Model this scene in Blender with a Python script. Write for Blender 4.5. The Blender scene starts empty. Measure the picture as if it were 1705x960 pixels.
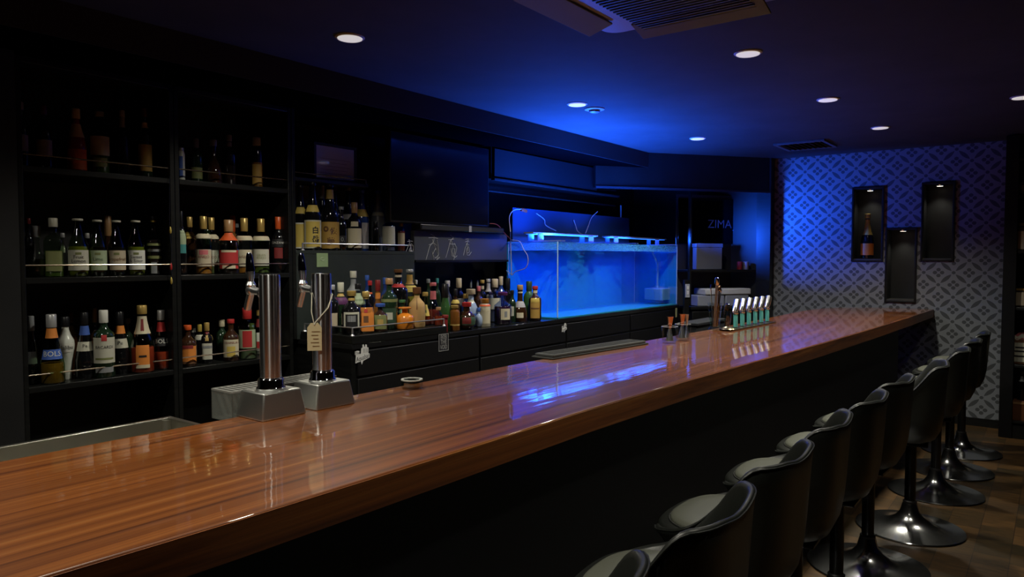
import bpy, math, random
from mathutils import Vector, Matrix
random.seed(7)
D = bpy.data; SC = bpy.context.scene; COL = SC.collection
pi = math.pi; cos = math.cos; sin = math.sin

# ------------------------------------------------------------------ camera
F = 1206.0; CAM_Z = 1.45; YAW = math.radians(37.0); PITCH = math.atan(50 / F)
FH = Vector((cos(YAW), sin(YAW), 0)); RT = Vector((sin(YAW), -cos(YAW), 0)); UZ = Vector((0, 0, 1))
FW = FH * cos(PITCH) - UZ * sin(PITCH); UP = UZ * cos(PITCH) + FH * sin(PITCH)
CP = Vector((0, 0, CAM_Z))
cd = D.cameras.new('camera'); cam = D.objects.new('camera', cd); COL.objects.link(cam)
cd.sensor_width = 36; cd.lens = 36 * F / 1705; cd.clip_start = 0.02; cd.clip_end = 60
cam.matrix_world = Matrix(((RT.x, UP.x, -FW.x, 0), (RT.y, UP.y, -FW.y, 0), (RT.z, UP.z, -FW.z, CAM_Z), (0, 0, 0, 1)))
SC.camera = cam

# ------------------------------------------------------------------ world, exposure
w = D.worlds.new('world'); SC.world = w; w.use_nodes = True
w.node_tree.nodes['Background'].inputs[0].default_value = (0.55, 0.6, 0.8, 1)
w.node_tree.nodes['Background'].inputs[1].default_value = 0.004
SC.view_settings.view_transform = 'Standard'; SC.view_settings.look = 'None'
SC.view_settings.gamma = 1; SC.view_settings.use_curve_mapping = False; SC.view_settings.exposure = 0.0
SC.cycles.use_denoising = True
SC.cycles.max_bounces = 8; SC.cycles.transparent_max_bounces = 24
SC.cycles.caustics_reflective = False; SC.cycles.caustics_refractive = False
SC.cycles.sample_clamp_indirect = 3.0
BLUE = (0.012, 0.105, 1.0)
WARM = (1.0, 0.95, 0.80)
P_UP = 98.0        # blue light thrown up from the water to the ceiling
P_LED = 5.5        # each aquarium lamp bar
P_SPOT = {'bar': 100.0, 'counter': 98.0, 'guest': 26.0}
def area(name, loc, target, sx, sy, power, color, spread=180):
    l = D.lights.new(name, 'AREA'); l.shape = 'RECTANGLE'; l.size = sx; l.size_y = sy
    l.energy = power; l.color = color; l.spread = math.radians(spread)
    o = D.objects.new(name, l); COL.objects.link(o); o.location = loc
    d = Vector(target) - Vector(loc)
    o.rotation_euler = d.to_track_quat('-Z', 'Y').to_euler(); return o
# added lamps standing for LED light scattered back up by the rippling water
area('water_glow', (5.35, 3.10, 1.60), (5.35, 3.10, 2.44), 1.5, 0.30, P_UP * .68, BLUE, 150)
area('water_glow', (4.74, 3.06, 1.60), (4.72, 3.06, 2.44), 0.45, 0.20, P_UP * .85, BLUE, 165)
# added blue lamps: under the lamp bar for the nook, free-floating for the wallpaper
area('added_blue_light', (6.86, 3.24, 1.63), (7.12, 2.75, 1.15), 0.10, 0.05, 3.0, BLUE, 140)
area('added_blue_light', (6.55, 2.90, 1.62), (7.4, 2.2, 1.82), 0.16, 0.05, 13.0, BLUE, 66)
for lx in (5.02, 6.30):
    area('lamp_light', (lx, 3.25, 1.635), (lx, 3.26, 1.0), 1.0, 0.22, P_LED, BLUE)

# ------------------------------------------------------------------ mesh building
class MB:
    def __init__(s): s.v = []; s.f = []
    def add(s, vs, fs):
        b = len(s.v); s.v += [tuple(v) for v in vs]; s.f += [tuple(b + i for i in f) for f in fs]; return s
    def box(s, x0, x1, y0, y1, z0, z1):
        return s.add([(x0,y0,z0),(x1,y0,z0),(x1,y1,z0),(x0,y1,z0),(x0,y0,z1),(x1,y0,z1),(x1,y1,z1),(x0,y1,z1)],
                     [(0,3,2,1),(4,5,6,7),(0,1,5,4),(1,2,6,5),(2,3,7,6),(3,0,4,7)])
    def obox(s, c, ax, ay, az, hx, hy, hz):      # oriented box
        c = Vector(c); vs = []
        for k in (-1, 1):
            for i, j in ((-1,-1),(1,-1),(1,1),(-1,1)):
                vs.append(c + Vector(ax)*hx*i + Vector(ay)*hy*j + Vector(az)*hz*k)
        return s.add(vs, [(0,3,2,1),(4,5,6,7),(0,1,5,4),(1,2,6,5),(2,3,7,6),(3,0,4,7)])
    def lathe(s, prof, n=24, c=(0,0,0), sq=2.0, sy=1.0, rot=0.0, capb=True, capt=True):
        vs = []
        for r, z in prof:
            for i in range(n):
                a = 2*pi*i/n; ca, sa = cos(a), sin(a)
                k = 1.0 if sq == 2.0 else 1/((abs(ca)**sq + abs(sa)**sq)**(1/sq))
                x, y = r*k*ca, r*k*sa*sy
                vs.append((c[0]+x*cos(rot)-y*sin(rot), c[1]+x*sin(rot)+y*cos(rot), c[2]+z))
        fs = []
        for j in range(len(prof)-1):
            for i in range(n):
                i2 = (i+1) % n; fs.append((j*n+i, j*n+i2, (j+1)*n+i2, (j+1)*n+i))
        if capb: fs.append(tuple(range(n-1, -1, -1)))
        if capt: fs.append(tuple((len(prof)-1)*n+i for i in range(n)))
        return s.add(vs, fs)
    def tube(s, pts, r, n=8, closed=False):
        pts = [Vector(p) for p in pts]; N = len(pts); vs = []; ref = None
        rr = r if isinstance(r, (list, tuple)) else [r]*N
        for i, p in enumerate(pts):
            if closed: t = pts[(i+1) % N] - pts[i-1]
            else: t = pts[min(i+1, N-1)] - pts[max(i-1, 0)]
            t.normalize()
            if ref is None: ref = Vector((0,0,1)) if abs(t.z) < .9 else Vector((1,0,0))
            u = t.cross(ref)
            if u.length < 1e-6: u = t.orthogonal()
            u.normalize(); v = u.cross(t); v.normalize(); ref = v
            for k in range(n):
                a = 2*pi*k/n; vs.append(p + u*cos(a)*rr[i] + v*sin(a)*rr[i])
        fs = []
        for i in range(N if closed else N-1):
            for k in range(n):
                a, b = i*n, ((i+1) % N)*n; k2 = (k+1) % n
                fs.append((a+k, a+k2, b+k2, b+k))
        if not closed: fs.append(tuple(range(n-1,-1,-1))); fs.append(tuple((N-1)*n+k for k in range(n)))
        return s.add(vs, fs)
    def prism(s, poly, z0, z1):
        n = len(poly)
        vs = [(x, y, z0) for x, y in poly] + [(x, y, z1) for x, y in poly]
        return s.add(vs, [tuple(range(n-1,-1,-1)), tuple(range(n, 2*n))] + [(i, (i+1) % n, n+(i+1) % n, n+i) for i in range(n)])
    def build(s, name, mat, parent=None, bevel=0, angle=38, world=True, seg=2):
        me = D.meshes.new(name); me.from_pydata(s.v, [], s.f); me.update()
        if mat: me.materials.append(mat)
        me.polygons.foreach_set('use_smooth', [True]*len(me.polygons))
        me.set_sharp_from_angle(angle=math.radians(angle))
        o = D.objects.new(name, me); COL.objects.link(o)
        if parent is not None:
            o.parent = parent
            if world and parent.type == 'EMPTY' : o.matrix_parent_inverse = Matrix.Translation(-parent.location)
        if bevel:
            b = o.modifiers.new('bevel', 'BEVEL'); b.width = bevel; b.segments = seg; b.limit_method = 'ANGLE'
        return o
def tag(o, label=None, cat=None, group=None, kind=None):
    if label: o['label'] = label
    if cat: o['category'] = cat
    if group: o['group'] = group
    if kind: o['kind'] = kind
    return o
def thing(name, loc, label, cat, group=None):
    o = D.objects.new(name, None); COL.objects.link(o); o.location = loc; o.empty_display_size = .1
    return tag(o, label, cat, group)
def struct(o): o['kind'] = 'structure'; return o
def at_y(x, y, Y):                     # point of the plane Y = const seen at photo position x, y
    d = FW + RT*((x-852.5)/F) + UP*((480-y)/F); return CP + d*(Y/d.y)
def at_x(x, y, X):
    d = FW + RT*((x-852.5)/F) + UP*((480-y)/F); return CP + d*(X/d.x)
def at_z(x, y, Z):
    d = FW + RT*((x-852.5)/F) + UP*((480-y)/F); return CP + d*((Z-CAM_Z)/d.z)

# ------------------------------------------------------------------ materials
MATS = {}
def mat(name, col, rough=.5, metal=0, coat=0, spec=.5, emis=None, es=0, trans=0, alpha=1, coat_rough=.05):
    if name in MATS: return MATS[name]
    m = D.materials.new(name); m.use_nodes = True; b = m.node_tree.nodes['Principled BSDF']
    b.inputs['Base Color'].default_value = (*col, 1); b.inputs['Roughness'].default_value = rough
    b.inputs['Metallic'].default_value = metal; b.inputs['Coat Weight'].default_value = coat
    b.inputs['Coat Roughness'].default_value = coat_rough
    b.inputs['Specular IOR Level'].default_value = spec; b.inputs['Alpha'].default_value = alpha
    if emis: b.inputs['Emission Color'].default_value = (*emis, 1); b.inputs['Emission Strength'].default_value = es
    b.inputs['Transmission Weight'].default_value = trans
    MATS[name] = m; return m
class NT:
    def __init__(s, name):
        s.m = D.materials.new(name); s.m.use_nodes = True; s.t = s.m.node_tree; s.b = s.t.nodes['Principled BSDF']; MATS[name] = s.m
        s.out = s.t.nodes['Material Output']
    def n(s, typ, **kw):
        nd = s.t.nodes.new(typ)
        for k, v in kw.items(): setattr(nd, k, v)
        return nd
    def link(s, a, b): s.t.links.new(a, b)
    def inp(s, nd, i, v):
        if isinstance(v, (int, float)): nd.inputs[i].default_value = v
        else: s.link(v, nd.inputs[i])
    def math(s, op, a, b=0, c=None, clamp=False):
        nd = s.n('ShaderNodeMath', operation=op, use_clamp=clamp); s.inp(nd, 0, a); s.inp(nd, 1, b)
        if c is not None: s.inp(nd, 2, c)
        return nd.outputs[0]
    def coord(s, scale=(1,1,1), loc=(0,0,0), rot=(0,0,0)):
        c = s.n('ShaderNodeTexCoord'); mp = s.n('ShaderNodeMapping'); mp.inputs['Scale'].default_value = scale
        mp.inputs['Location'].default_value = loc; mp.inputs['Rotation'].default_value = rot
        s.link(c.outputs['Object'], mp.inputs['Vector']); return mp.outputs[0]
    def noise(s, vec, scale=5, detail=4, rough=.6):
        nd = s.n('ShaderNodeTexNoise'); s.link(vec, nd.inputs['Vector']); nd.inputs['Scale'].default_value = scale
        nd.inputs['Detail'].default_value = detail; nd.inputs['Roughness'].default_value = rough; return nd.outputs['Fac']
    def ramp(s, fac, stops):
        nd = s.n('ShaderNodeValToRGB'); s.link(fac, nd.inputs[0]); e = nd.color_ramp.elements
        e[0].position, e[0].color = stops[0][0], (*stops[0][1], 1); e[1].position, e[1].color = stops[-1][0], (*stops[-1][1], 1)
        for p, c in stops[1:-1]: x = e.new(p); x.color = (*c, 1)
        return nd.outputs[0]
    def mix(s, fac, a, b, blend='MIX'):
        nd = s.n('ShaderNodeMix', data_type='RGBA', blend_type=blend); s.inp(nd, 0, fac)
        for i, v in ((6, a), (7, b)):
            if isinstance(v, tuple): nd.inputs[i].default_value = (*v, 1)
            else: s.link(v, nd.inputs[i])
        return nd.outputs[2]
    def bump(s, h, strength=.2, dist=.01):
        nd = s.n('ShaderNodeBump'); s.link(h, nd.inputs['Height']); nd.inputs['Strength'].default_value = strength
        nd.inputs['Distance'].default_value = dist; s.link(nd.outputs[0], s.b.inputs['Normal']); return nd

def glass(name, tint, gloss=.06, rough=.05):
    """clear sheet or bottle glass: light passes straight through tinted, the surface mirrors by its angle"""
    if name in MATS: return MATS[name]
    k = NT(name); tr = k.n('ShaderNodeBsdfTransparent'); tr.inputs[0].default_value = (*tint, 1)
    gl = k.n('ShaderNodeBsdfGlossy'); gl.inputs['Roughness'].default_value = rough; gl.inputs[0].default_value = (1,1,1,1)
    fr = k.n('ShaderNodeFresnel'); fr.inputs[0].default_value = 1.5
    ge = k.n('ShaderNodeNewGeometry'); fac = k.math('MULTIPLY', k.math('ADD', fr.outputs[0], gloss, clamp=True), k.math('SUBTRACT', 1, ge.outputs['Backfacing']))
    mx = k.n('ShaderNodeMixShader'); k.link(fac, mx.inputs[0]); k.link(tr.outputs[0], mx.inputs[1]); k.link(gl.outputs[0], mx.inputs[2])
    k.link(mx.outputs[0], k.out.inputs[0]); k.t.nodes.remove(k.b); return k.m

BLACKWALL = NT('black_wall_paint'); k = BLACKWALL
nz = k.noise(k.coord(), 6, 5); k.link(k.ramp(nz, [(.3,(.005,.0055,.006)),(.7,(.010,.0105,.0115))]), k.b.inputs['Base Color']); k.b.inputs['Roughness'].default_value = .55
BLACKWALL = k.m
k = NT('black_ceiling_paint'); nz = k.noise(k.coord(), 3, 6); k.link(k.ramp(nz, [(.3,(.050,.052,.056)),(.7,(.066,.068,.072))]), k.b.inputs['Base Color'])
k.b.inputs['Roughness'].default_value = .8; k.b.inputs['Specular IOR Level'].default_value = .15; k.bump(k.noise(k.coord(), 60, 4), .15, .003); CEIL = k.m
k = NT('black_lacquered_board'); nz = k.noise(k.coord((3,3,40)), 2, 4); k.link(k.ramp(nz, [(.35,(.006,.0065,.0065)),(.7,(.012,.0125,.012))]), k.b.inputs['Base Color'])
k.b.inputs['Roughness'].default_value = .35; k.b.inputs['Specular IOR Level'].default_value = .35; BOARD = k.m
k = NT('dark_green_black_board'); nz = k.noise(k.coord(), 8, 3); k.link(k.ramp(nz, [(.3,(.020,.027,.025)),(.7,(.030,.038,.035))]), k.b.inputs['Base Color'])
k.b.inputs['Roughness'].default_value = .45; GBOARD = k.m
# counter wood: fine lengthwise stripes under a hard clear lacquer
k = NT('striped_lacquered_wood')
n1 = k.noise(k.coord((.35, 42, 42)), 1.0, 3, .55); n2 = k.noise(k.coord((1.2, 170, 170)), 1.0, 4, .6); n3 = k.noise(k.coord((.25, 9, 9)), 1.0, 2)
c1 = k.ramp(n1, [(.30,(.105,.026,.004)),(.46,(.225,.066,.010)),(.60,(.28,.090,.016)),(.74,(.38,.155,.040))])
c2 = k.ramp(n2, [(.3,(.62,.56,.52)),(.7,(1.12,1.1,1.05))])
c3 = k.ramp(n3, [(.35,(.80,.76,.74)),(.65,(1.1,1.08,1.05))])
k.link(k.mix(1.0, k.mix(1.0, c1, c2, 'MULTIPLY'), c3, 'MULTIPLY'), k.b.inputs['Base Color'])
k.b.inputs['Roughness'].default_value = .38; k.b.inputs['Coat Weight'].default_value = 1; k.b.inputs['Coat Roughness'].default_value = .035
k.b.inputs['Coat IOR'].default_value = 2.15
bn = k.n('ShaderNodeBump'); k.link(k.noise(k.coord((.8, 5, 5)), 1.6, 3), bn.inputs['Height']); bn.inputs['Strength'].default_value = .05; bn.inputs['Distance'].default_value = .02
k.link(bn.outputs[0], k.b.inputs['Coat Normal']); WOOD = k.m
EDGE = k.m.copy(); EDGE.name = 'striped_wood_edge'; _b = EDGE.node_tree.nodes['Principled BSDF']; _b.inputs['Coat Weight'].default_value = .12; _b.inputs['Coat Roughness'].default_value = .35; _b.inputs['Roughness'].default_value = .5; _b.inputs['Coat IOR'].default_value = 1.5
# floor: small wooden blocks, each its own tone
k = NT('worn_wood_block_floor'); br = k.n('ShaderNodeTexBrick'); k.link(k.coord(), br.inputs['Vector'])
br.inputs['Scale'].default_value = 1; br.inputs['Brick Width'].default_value = .15; br.inputs['Row Height'].default_value = .15; br.inputs['Mortar Size'].default_value = .0015
br.inputs['Color1'].default_value = (.036,.026,.010,1); br.inputs['Color2'].default_value = (.125,.066,.021,1); br.inputs['Mortar'].default_value = (.02,.012,.008,1)
nz = k.ramp(k.noise(k.coord((14, 3, 1)), 3, 5), [(.3,(.45,.45,.42)),(.7,(1.35,1.25,1.15))]); k.link(k.mix(1.0, br.outputs[0], nz, 'MULTIPLY'), k.b.inputs['Base Color'])
k.b.inputs['Roughness'].default_value = .42; FLOOR = k.m
# wallpaper: lattice of pointed leaves and dots round four-petal flowers
k = NT('patterned_wallpaper'); tc = k.n('ShaderNodeTexCoord'); sp = k.n('ShaderNodeSeparateXYZ'); k.link(tc.outputs['Object'], sp.inputs[0])
u = k.math('DIVIDE', k.math('ADD', sp.outputs[1], 10 + .23*.35), .23); v = k.math('DIVIDE', k.math('ADD', sp.outputs[2], 10.07), .215)
p = k.math('ADD', u, v); q = k.math('ADD', k.math('SUBTRACT', u, v), 50)
ap = k.math('ABSOLUTE', k.math('SUBTRACT', k.math('FRACT', p), .5)); aq = k.math('ABSOLUTE', k.math('SUBTRACT', k.math('FRACT', q), .5))
def dist(a, b, ca, cb):
    da = k.math('SUBTRACT', a, ca); db = k.math('SUBTRACT', b, cb)
    return k.math('SQRT', k.math('ADD', k.math('MULTIPLY', da, da), k.math('MULTIPLY', db, db)))
petal = k.math('LESS_THAN', dist(ap, aq, .120, .120), .103); gapa = k.math('GREATER_THAN', ap, .014); gapb = k.math('GREATER_THAN', aq, .014)
petal = k.math('MULTIPLY', petal, k.math('MULTIPLY', gapa, gapb))
dot = k.math('LESS_THAN', dist(ap, aq, .5, .5), .092)
def leaf(a, b):
    r = k.math('DIVIDE', a, .36); wdt = k.math('MULTIPLY', k.math('SUBTRACT', 1, k.math('MULTIPLY', r, r)), .104)
    return k.math('LESS_THAN', k.math('SUBTRACT', .5, b), wdt)
pat = k.math('MAXIMUM', k.math('MAXIMUM', petal, dot), k.math('MAXIMUM', leaf(ap, aq), leaf(aq, ap)))
k.link(k.mix(pat, (.225,.24,.262), (.083,.088,.094)), k.b.inputs['Base Color']); k.b.inputs['Roughness'].default_value = .75; k.b.inputs['Specular IOR Level'].default_value = .2
k.bump(k.noise(k.coord(), 220, 2), .15, .002); PAPER = k.m
# leather
k = NT('black_leather'); k.b.inputs['Base Color'].default_value = (.013,.0145,.0125,1); k.b.inputs['Roughness'].default_value = .38
vo = k.n('ShaderNodeTexVoronoi'); vo.inputs['Scale'].default_value = 260; k.link(k.coord(), vo.inputs['Vector']); k.bump(vo.outputs[0], .12, .001); LEATHER = k.m
k = NT('lit_seat_leather'); k.b.inputs['Base Color'].default_value = (.115,.120,.095,1); k.b.inputs['Roughness'].default_value = .42  # same leather as above, light on the seat put into a paler colour
vo = k.n('ShaderNodeTexVoronoi'); vo.inputs['Scale'].default_value = 260; k.link(k.coord(), vo.inputs['Vector']); k.bump(vo.outputs[0], .15, .001); LIT_SEATL = k.m
CHROME = mat('chrome', (.82,.83,.85), .07, 1)
# tube polished round its girth: highlights smear up and down the column
k = NT('turned_chrome'); k.b.inputs['Metallic'].default_value = 1; k.b.inputs['Base Color'].default_value = (.82,.83,.86,1); k.b.inputs['Roughness'].default_value = .20
k.b.inputs['Anisotropic'].default_value = .95; tn = k.n('ShaderNodeTangent', direction_type='RADIAL', axis='Z'); k.link(tn.outputs[0], k.b.inputs['Tangent']); k.b.inputs['Anisotropic Rotation'].default_value = .25; TURNED = k.m
SATIN = mat('satin_chrome', (.86,.86,.87), .26, 1)
STOOLCH = mat('stool_base_chrome', (.74,.75,.75), .17, 1)
STEEL = mat('brushed_steel', (.60,.60,.57), .36, 1)
k = NT('brushed_sink_steel'); k.b.inputs['Metallic'].default_value = 1; k.b.inputs['Base Color'].default_value = (.56,.54,.48,1)
k.b.inputs['Roughness'].default_value = .32; k.bump(k.noise(k.coord((2, 2, 90)), 3, 2), .1, .002); SINK = k.m
RAIL = mat('brass_rail', (.80,.68,.52), .2, 1)
BLK = mat('black_plastic', (.012,.012,.013), .35)
BLKG = mat('black_gloss', (.006,.006,.007), .08)
DGREY = mat('dark_grey_rubber', (.045,.046,.045), .85, spec=.15)
IRON = mat('black_steel_tube', (.012,.012,.013), .2, .3)
COPPER = mat('copper', (.78,.42,.28), .18, 1)
TANKGLASS = glass('aquarium_glass', (.94,.97,1.0), .0)
CLEAR = glass('clear_glass', (.90,.93,.92), .07)
FILM = mat('blue_backing_film', (.008,.33,.70), .6)
# water surface
k = NT('water_surface'); tr = k.n('ShaderNodeBsdfTransparent'); tr.inputs[0].default_value = (.85,.94,1,1); gl = k.n('ShaderNodeBsdfGlossy'); gl.inputs['Roughness'].default_value = .04
bm_ = k.n('ShaderNodeBump'); bm_.inputs['Strength'].default_value = .5; bm_.inputs['Distance'].default_value = .02; k.link(k.noise(k.coord(), 14, 3), bm_.inputs['Height']); k.link(bm_.outputs[0], gl.inputs['Normal'])
fr = k.n('ShaderNodeFresnel'); fr.inputs[0].default_value = 1.33; k.link(bm_.outputs[0], fr.inputs['Normal'])
mx = k.n('ShaderNodeMixShader'); k.link(fr.outputs[0], mx.inputs[0]); k.link(tr.outputs[0], mx.inputs[1]); k.link(gl.outputs[0], mx.inputs[2]); k.link(mx.outputs[0], k.out.inputs[0]); k.t.nodes.remove(k.b); WATER = k.m
FROST = NT('wet_acrylic'); k = FROST; tr = k.n('ShaderNodeBsdfTransparent'); mx = k.n('ShaderNodeMixShader')
k.link(k.ramp(k.noise(k.coord((4, 4, 14)), 9, 5), [(.3,(.25,.25,.25)),(.7,(.8,.8,.8))]), mx.inputs[0]); k.b.inputs['Base Color'].default_value = (.12,.55,.95,1)
k.b.inputs['Roughness'].default_value = .3; k.link(tr.outputs[0], mx.inputs[1]); k.link(k.b.outputs[0], mx.inputs[2]); k.link(mx.outputs[0], k.out.inputs[0]); FROST = k.m

# lettering -------------------------------------------------------
_tc = {}
def text_geo(body, size, bold=0):
    key = (body, size, bold)
    if key not in _tc:
        cu = D.curves.new('lettering', 'FONT'); cu.body = body; cu.size = size; cu.align_x = 'CENTER'; cu.align_y = 'CENTER'; cu.resolution_u = 2; cu.offset = bold
        cu.space_line = .82
        ob = D.objects.new('lettering', cu); me = ob.to_mesh()
        _tc[key] = ([tuple(v.co) for v in me.vertices], [tuple(p.vertices) for p in me.polygons]); ob.to_mesh_clear()
        D.objects.remove(ob); D.curves.remove(cu)
    return _tc[key]
def text_flat(body, size, o, ux, uy, material, parent, name='lettering', sx=1.0):
    vs, fs = text_geo(body, size); o, ux, uy = Vector(o), Vector(ux), Vector(uy)
    return MB().add([o + ux*(x*sx) + uy*y for x, y, z in vs], fs).build(name, material, parent)

# ================================================================== ROOM
XW = 7.4; YB = 3.85; ZC = 2.44
struct(MB().box(-3, 7.9, -3, 4.0, -.06, 0).build('floor', FLOOR))
struct(MB().box(-3, 7.9, -3, 4.0, ZC, ZC+.08).build('ceiling', CEIL))
struct(MB().box(-3, 7.9, YB, YB+.1, 0, ZC).build('wall_back', BLACKWALL))
struct(MB().box(-3.1, -3, -3, YB, 0, ZC).build('wall_left', BLACKWALL))
struct(MB().box(-3, 7.9, -3.1, -3, 0, ZC).build('wall_front', BLACKWALL))
NICHES = [(1.305, 1.547, 1.435, 2.10), (1.030, 1.257, 1.065, 1.715), (.745, .973, 1.44, 2.11)]
def holed_wall(x, y0, y1, z0, z1, holes, depth):
    m = MB(); ys = sorted({y0, y1, *[h[0] for h in holes], *[h[1] for h in holes]}); zs = sorted({z0, z1, *[h[2] for h in holes], *[h[3] for h in holes]})
    idx = {}
    for y in ys:
        for z in zs: idx[(y, z)] = len(m.v); m.v.append((x, y, z))
    for i in range(len(ys)-1):
        for j in range(len(zs)-1):
            cy, cz = (ys[i]+ys[i+1])/2, (zs[j]+zs[j+1])/2
            if any(h[0] < cy < h[1] and h[2] < cz < h[3] for h in holes): continue
            m.f.append((idx[(ys[i],zs[j])], idx[(ys[i],zs[j+1])], idx[(ys[i+1],zs[j+1])], idx[(ys[i+1],zs[j])]))
    m.box(x+depth, x+depth+.05, y0, y1, z0, z1); return m
struct(holed_wall(XW, -3, 2.285, 0, ZC, NICHES, .2).build('wall_right', PAPER))
struct(MB().box(XW, XW+.25, 2.285, YB, 0, ZC).build('wall_corner', BLACKWALL))
struct(MB().box(XW-.12, XW, 2.285, 2.42, 0, ZC).build('trim_1', BOARD))          # black post closing the wallpaper
struct(MB().box(XW-.015, XW, .36, 2.285, 0, .07).build('baseboard_right', BOARD))
struct(MB().box(-3, 6.45, 3.09, 3.096, 2.30, ZC).build('trim_2', mat('cornice_face_paint', (.035,.036,.040), .6, spec=.2)))        # cornice over the back bar
struct(MB().box(-3, 6.45, 3.096, YB, 2.3005, ZC).build('trim_5', mat('shaded_soffit', (.0015,.0015,.0018), 1.0, spec=0)))  # cornice underside split off, its shade put into a darker colour
# diagonal bulkhead in the far corner
A0 = Vector((7.28, 2.30, 0)); dg = Vector((-.80, .60, 0)); nn = Vector((.60, .80, 0))
def dgp(s, m, z): q_ = A0 + dg*s + nn*m; return Vector((q_.x, q_.y, z))
def dbox(s0, s1, m0, m1, z0, z1, mb=None):
    mb = mb or MB(); c = dgp((s0+s1)/2, (m0+m1)/2, (z0+z1)/2)
    return mb.obox(c, dg, nn, (0,0,1), abs(s1-s0)/2, abs(m1-m0)/2, abs(z1-z0)/2)
struct(dbox(0, 1.85, 0, .06, 2.10, ZC).build('trim_3', BLACKWALL))
struct(dbox(0, 1.85, -.012, .0, 2.095, 2.115).build('trim_4', mat('bulkhead_edge', (.05,.05,.06), .3)))

# ------------------------------------------------------------------ niches
nl = ['tall black wall niche holding the champagne bottle', 'low black wall niche between the two tall ones, empty', 'tall empty black wall niche, rightmost on the wallpaper']
for (y0, y1, z0, z1), lb in zip(NICHES, nl):
    t = thing('display_niche', (XW, (y0+y1)/2, z0), lb, 'niche', 'niches in the patterned wall')
    e = .004; m = MB()
    m.box(XW-.002, XW+.19, y0, y0+e, z0, z1); m.box(XW-.002, XW+.19, y1-e, y1, z0, z1); m.box(XW+.185, XW+.19, y0+e, y1-e, z0, z1)
    m.box(XW-.002, XW+.185, y0+e, y1-e, z1-e, z1); m.build('lining', BLACKWALL, t)
    MB().box(XW-.002, XW+.185, y0+e, y1-e, z0, z0+.012).build('sill', mat('niche_sill', (.06,.06,.055), .35), t)
    f = MB(); b = .016
    f.box(XW-.014, XW, y0-b, y0, z0-b, z1+b); f.box(XW-.014, XW, y1, y1+b, z0-b, z1+b); f.box(XW-.014, XW, y0, y1, z1, z1+b); f.box(XW-.014, XW, y0, y1, z0-b, z0)
    f.build('frame', BOARD, t, bevel=.002)
    sp_ = MB().lathe([(.030, -.012), (.034, 0)], 24, (XW+.085, (y0+y1)/2, z1-e)).build('spotlight', CHROME, t)
    MB().lathe([(.024, -.0135), (.024, -.0125)], 24, (XW+.085, (y0+y1)/2, z1-e)).build('bulb', mat('niche_bulb', (1,1,1), emis=(1,.9,.75), es=2.2), sp_)
    l = D.lights.new('niche_light', 'SPOT'); l.energy = 2.2; l.color = WARM; l.spot_size = math.radians(100); l.spot_blend = .8; l.shadow_soft_size = .02
    o = D.objects.new('niche_light', l); COL.objects.link(o); o.location = (XW+.085, (y0+y1)/2, z1-.03)

# ------------------------------------------------------------------ ceiling fittings
DL = [(2.19, 2.56, 'bar', 'round white ceiling downlight, leftmost in the photo, above the bottle shelves'),
      (4.00, 2.49, 'bar', 'round downlight in the blue-lit ceiling, next to the smoke detector'),
      (5.73, 2.40, 'bar', 'small round downlight at the far end of the blue glow'),
      (3.51, 1.22, 'counter', 'round downlight over the counter, right behind the air conditioner'),
      (4.82, 1.17, 'counter', 'middle one of the three downlights receding above the counter'),
      (6.09, 1.10, 'counter', 'farthest downlight above the counter, nearest the wallpaper'),
      (5.47, .20, 'guest', 'round downlight cut by the right edge of the photo'),
      ]
HIDDEN = [(.40, 2.55, 'bar'), (.7, 1.35, 'counter'), (2.1, 1.28, 'counter'), (1.6, .2, 'guest'), (3.5, .2, 'guest')]
DIFF = mat('downlight_diffuser', (.9,.9,.88), .5, emis=(1,.95,.88), es=.55)
WHT = mat('white_enamel', (.7,.7,.68), .4)
def spot(x, y, kind):
    l = D.lights.new('downlight_lamp', 'SPOT'); l.energy = P_SPOT[kind] * (.45 if (x, y) == (.40, 2.55) else 2.0 if (x, y) == (2.1, 1.28) else .85 if (x, y) == (.7, 1.35) else 1); l.color = WARM; l.spot_size = math.radians(140 if kind == 'bar' else 128); l.spot_blend = .9; l.shadow_soft_size = .055
    o = D.objects.new('downlight_lamp', l); COL.objects.link(o); o.location = (x, y, ZC-.02)
def downlight(x, y, kind, label):
    t = thing('downlight', (x, y, ZC), label, 'ceiling light', 'round ceiling downlights')
    MB().lathe([(.062, -.006), (.066, -.003), (.066, 0)], 32, (x, y, ZC)).build('ring', WHT, t)
    MB().lathe([(.054, -.009), (.057, -.004)], 32, (x, y, ZC)).build('diffuser', DIFF, t)
    spot(x, y, kind)
for a in DL: downlight(*a)
for a in HIDDEN: 
    MBx = downlight(*a, {(.40,2.55): 'downlight above the shelves, out of frame to the left'}.get(a[:2], 'downlight at %.1f m along the room, outside the photo' % a[0])) if False else spot(*a)
t = thing('smoke_detector', (4.20, 2.48, ZC), 'flat round smoke detector beside a downlight in the blue glow', 'smoke detector')
MB().lathe([(.055, -.010), (.066, -.006), (.068, 0)], 32, (4.20, 2.48, ZC)).build('base_plate', mat('detector_plastic', (.35,.36,.40), .5), t)
MB().lathe([(.020, -.028), (.034, -.022), (.040, -.010)], 24, (4.20, 2.48, ZC)).build('sensor', mat('detector_sensor', (.2,.2,.24), .4), t)
t = thing('ceiling_vent', (6.6, 1.78, ZC), 'square dark vent on the ceiling near the wallpaper wall', 'vent')
m = MB(); 
for x0, x1, y0, y1 in ((6.38,6.82,1.57,1.60),(6.38,6.82,1.96,1.99),(6.38,6.41,1.60,1.96),(6.79,6.82,1.60,1.96)): m.box(x0, x1, y0, y1, ZC-.018, ZC)
m.build('frame', mat('vent_grey', (.10,.10,.11), .5), t, bevel=.003)
for i in range(8): MB().obox((6.6, 1.63+i*.043, ZC-.012), (1,0,0), (0,.85,.53), (0,-.53,.85), .19, .018, .0012).build('slat', MATS['vent_grey'], t)
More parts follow.
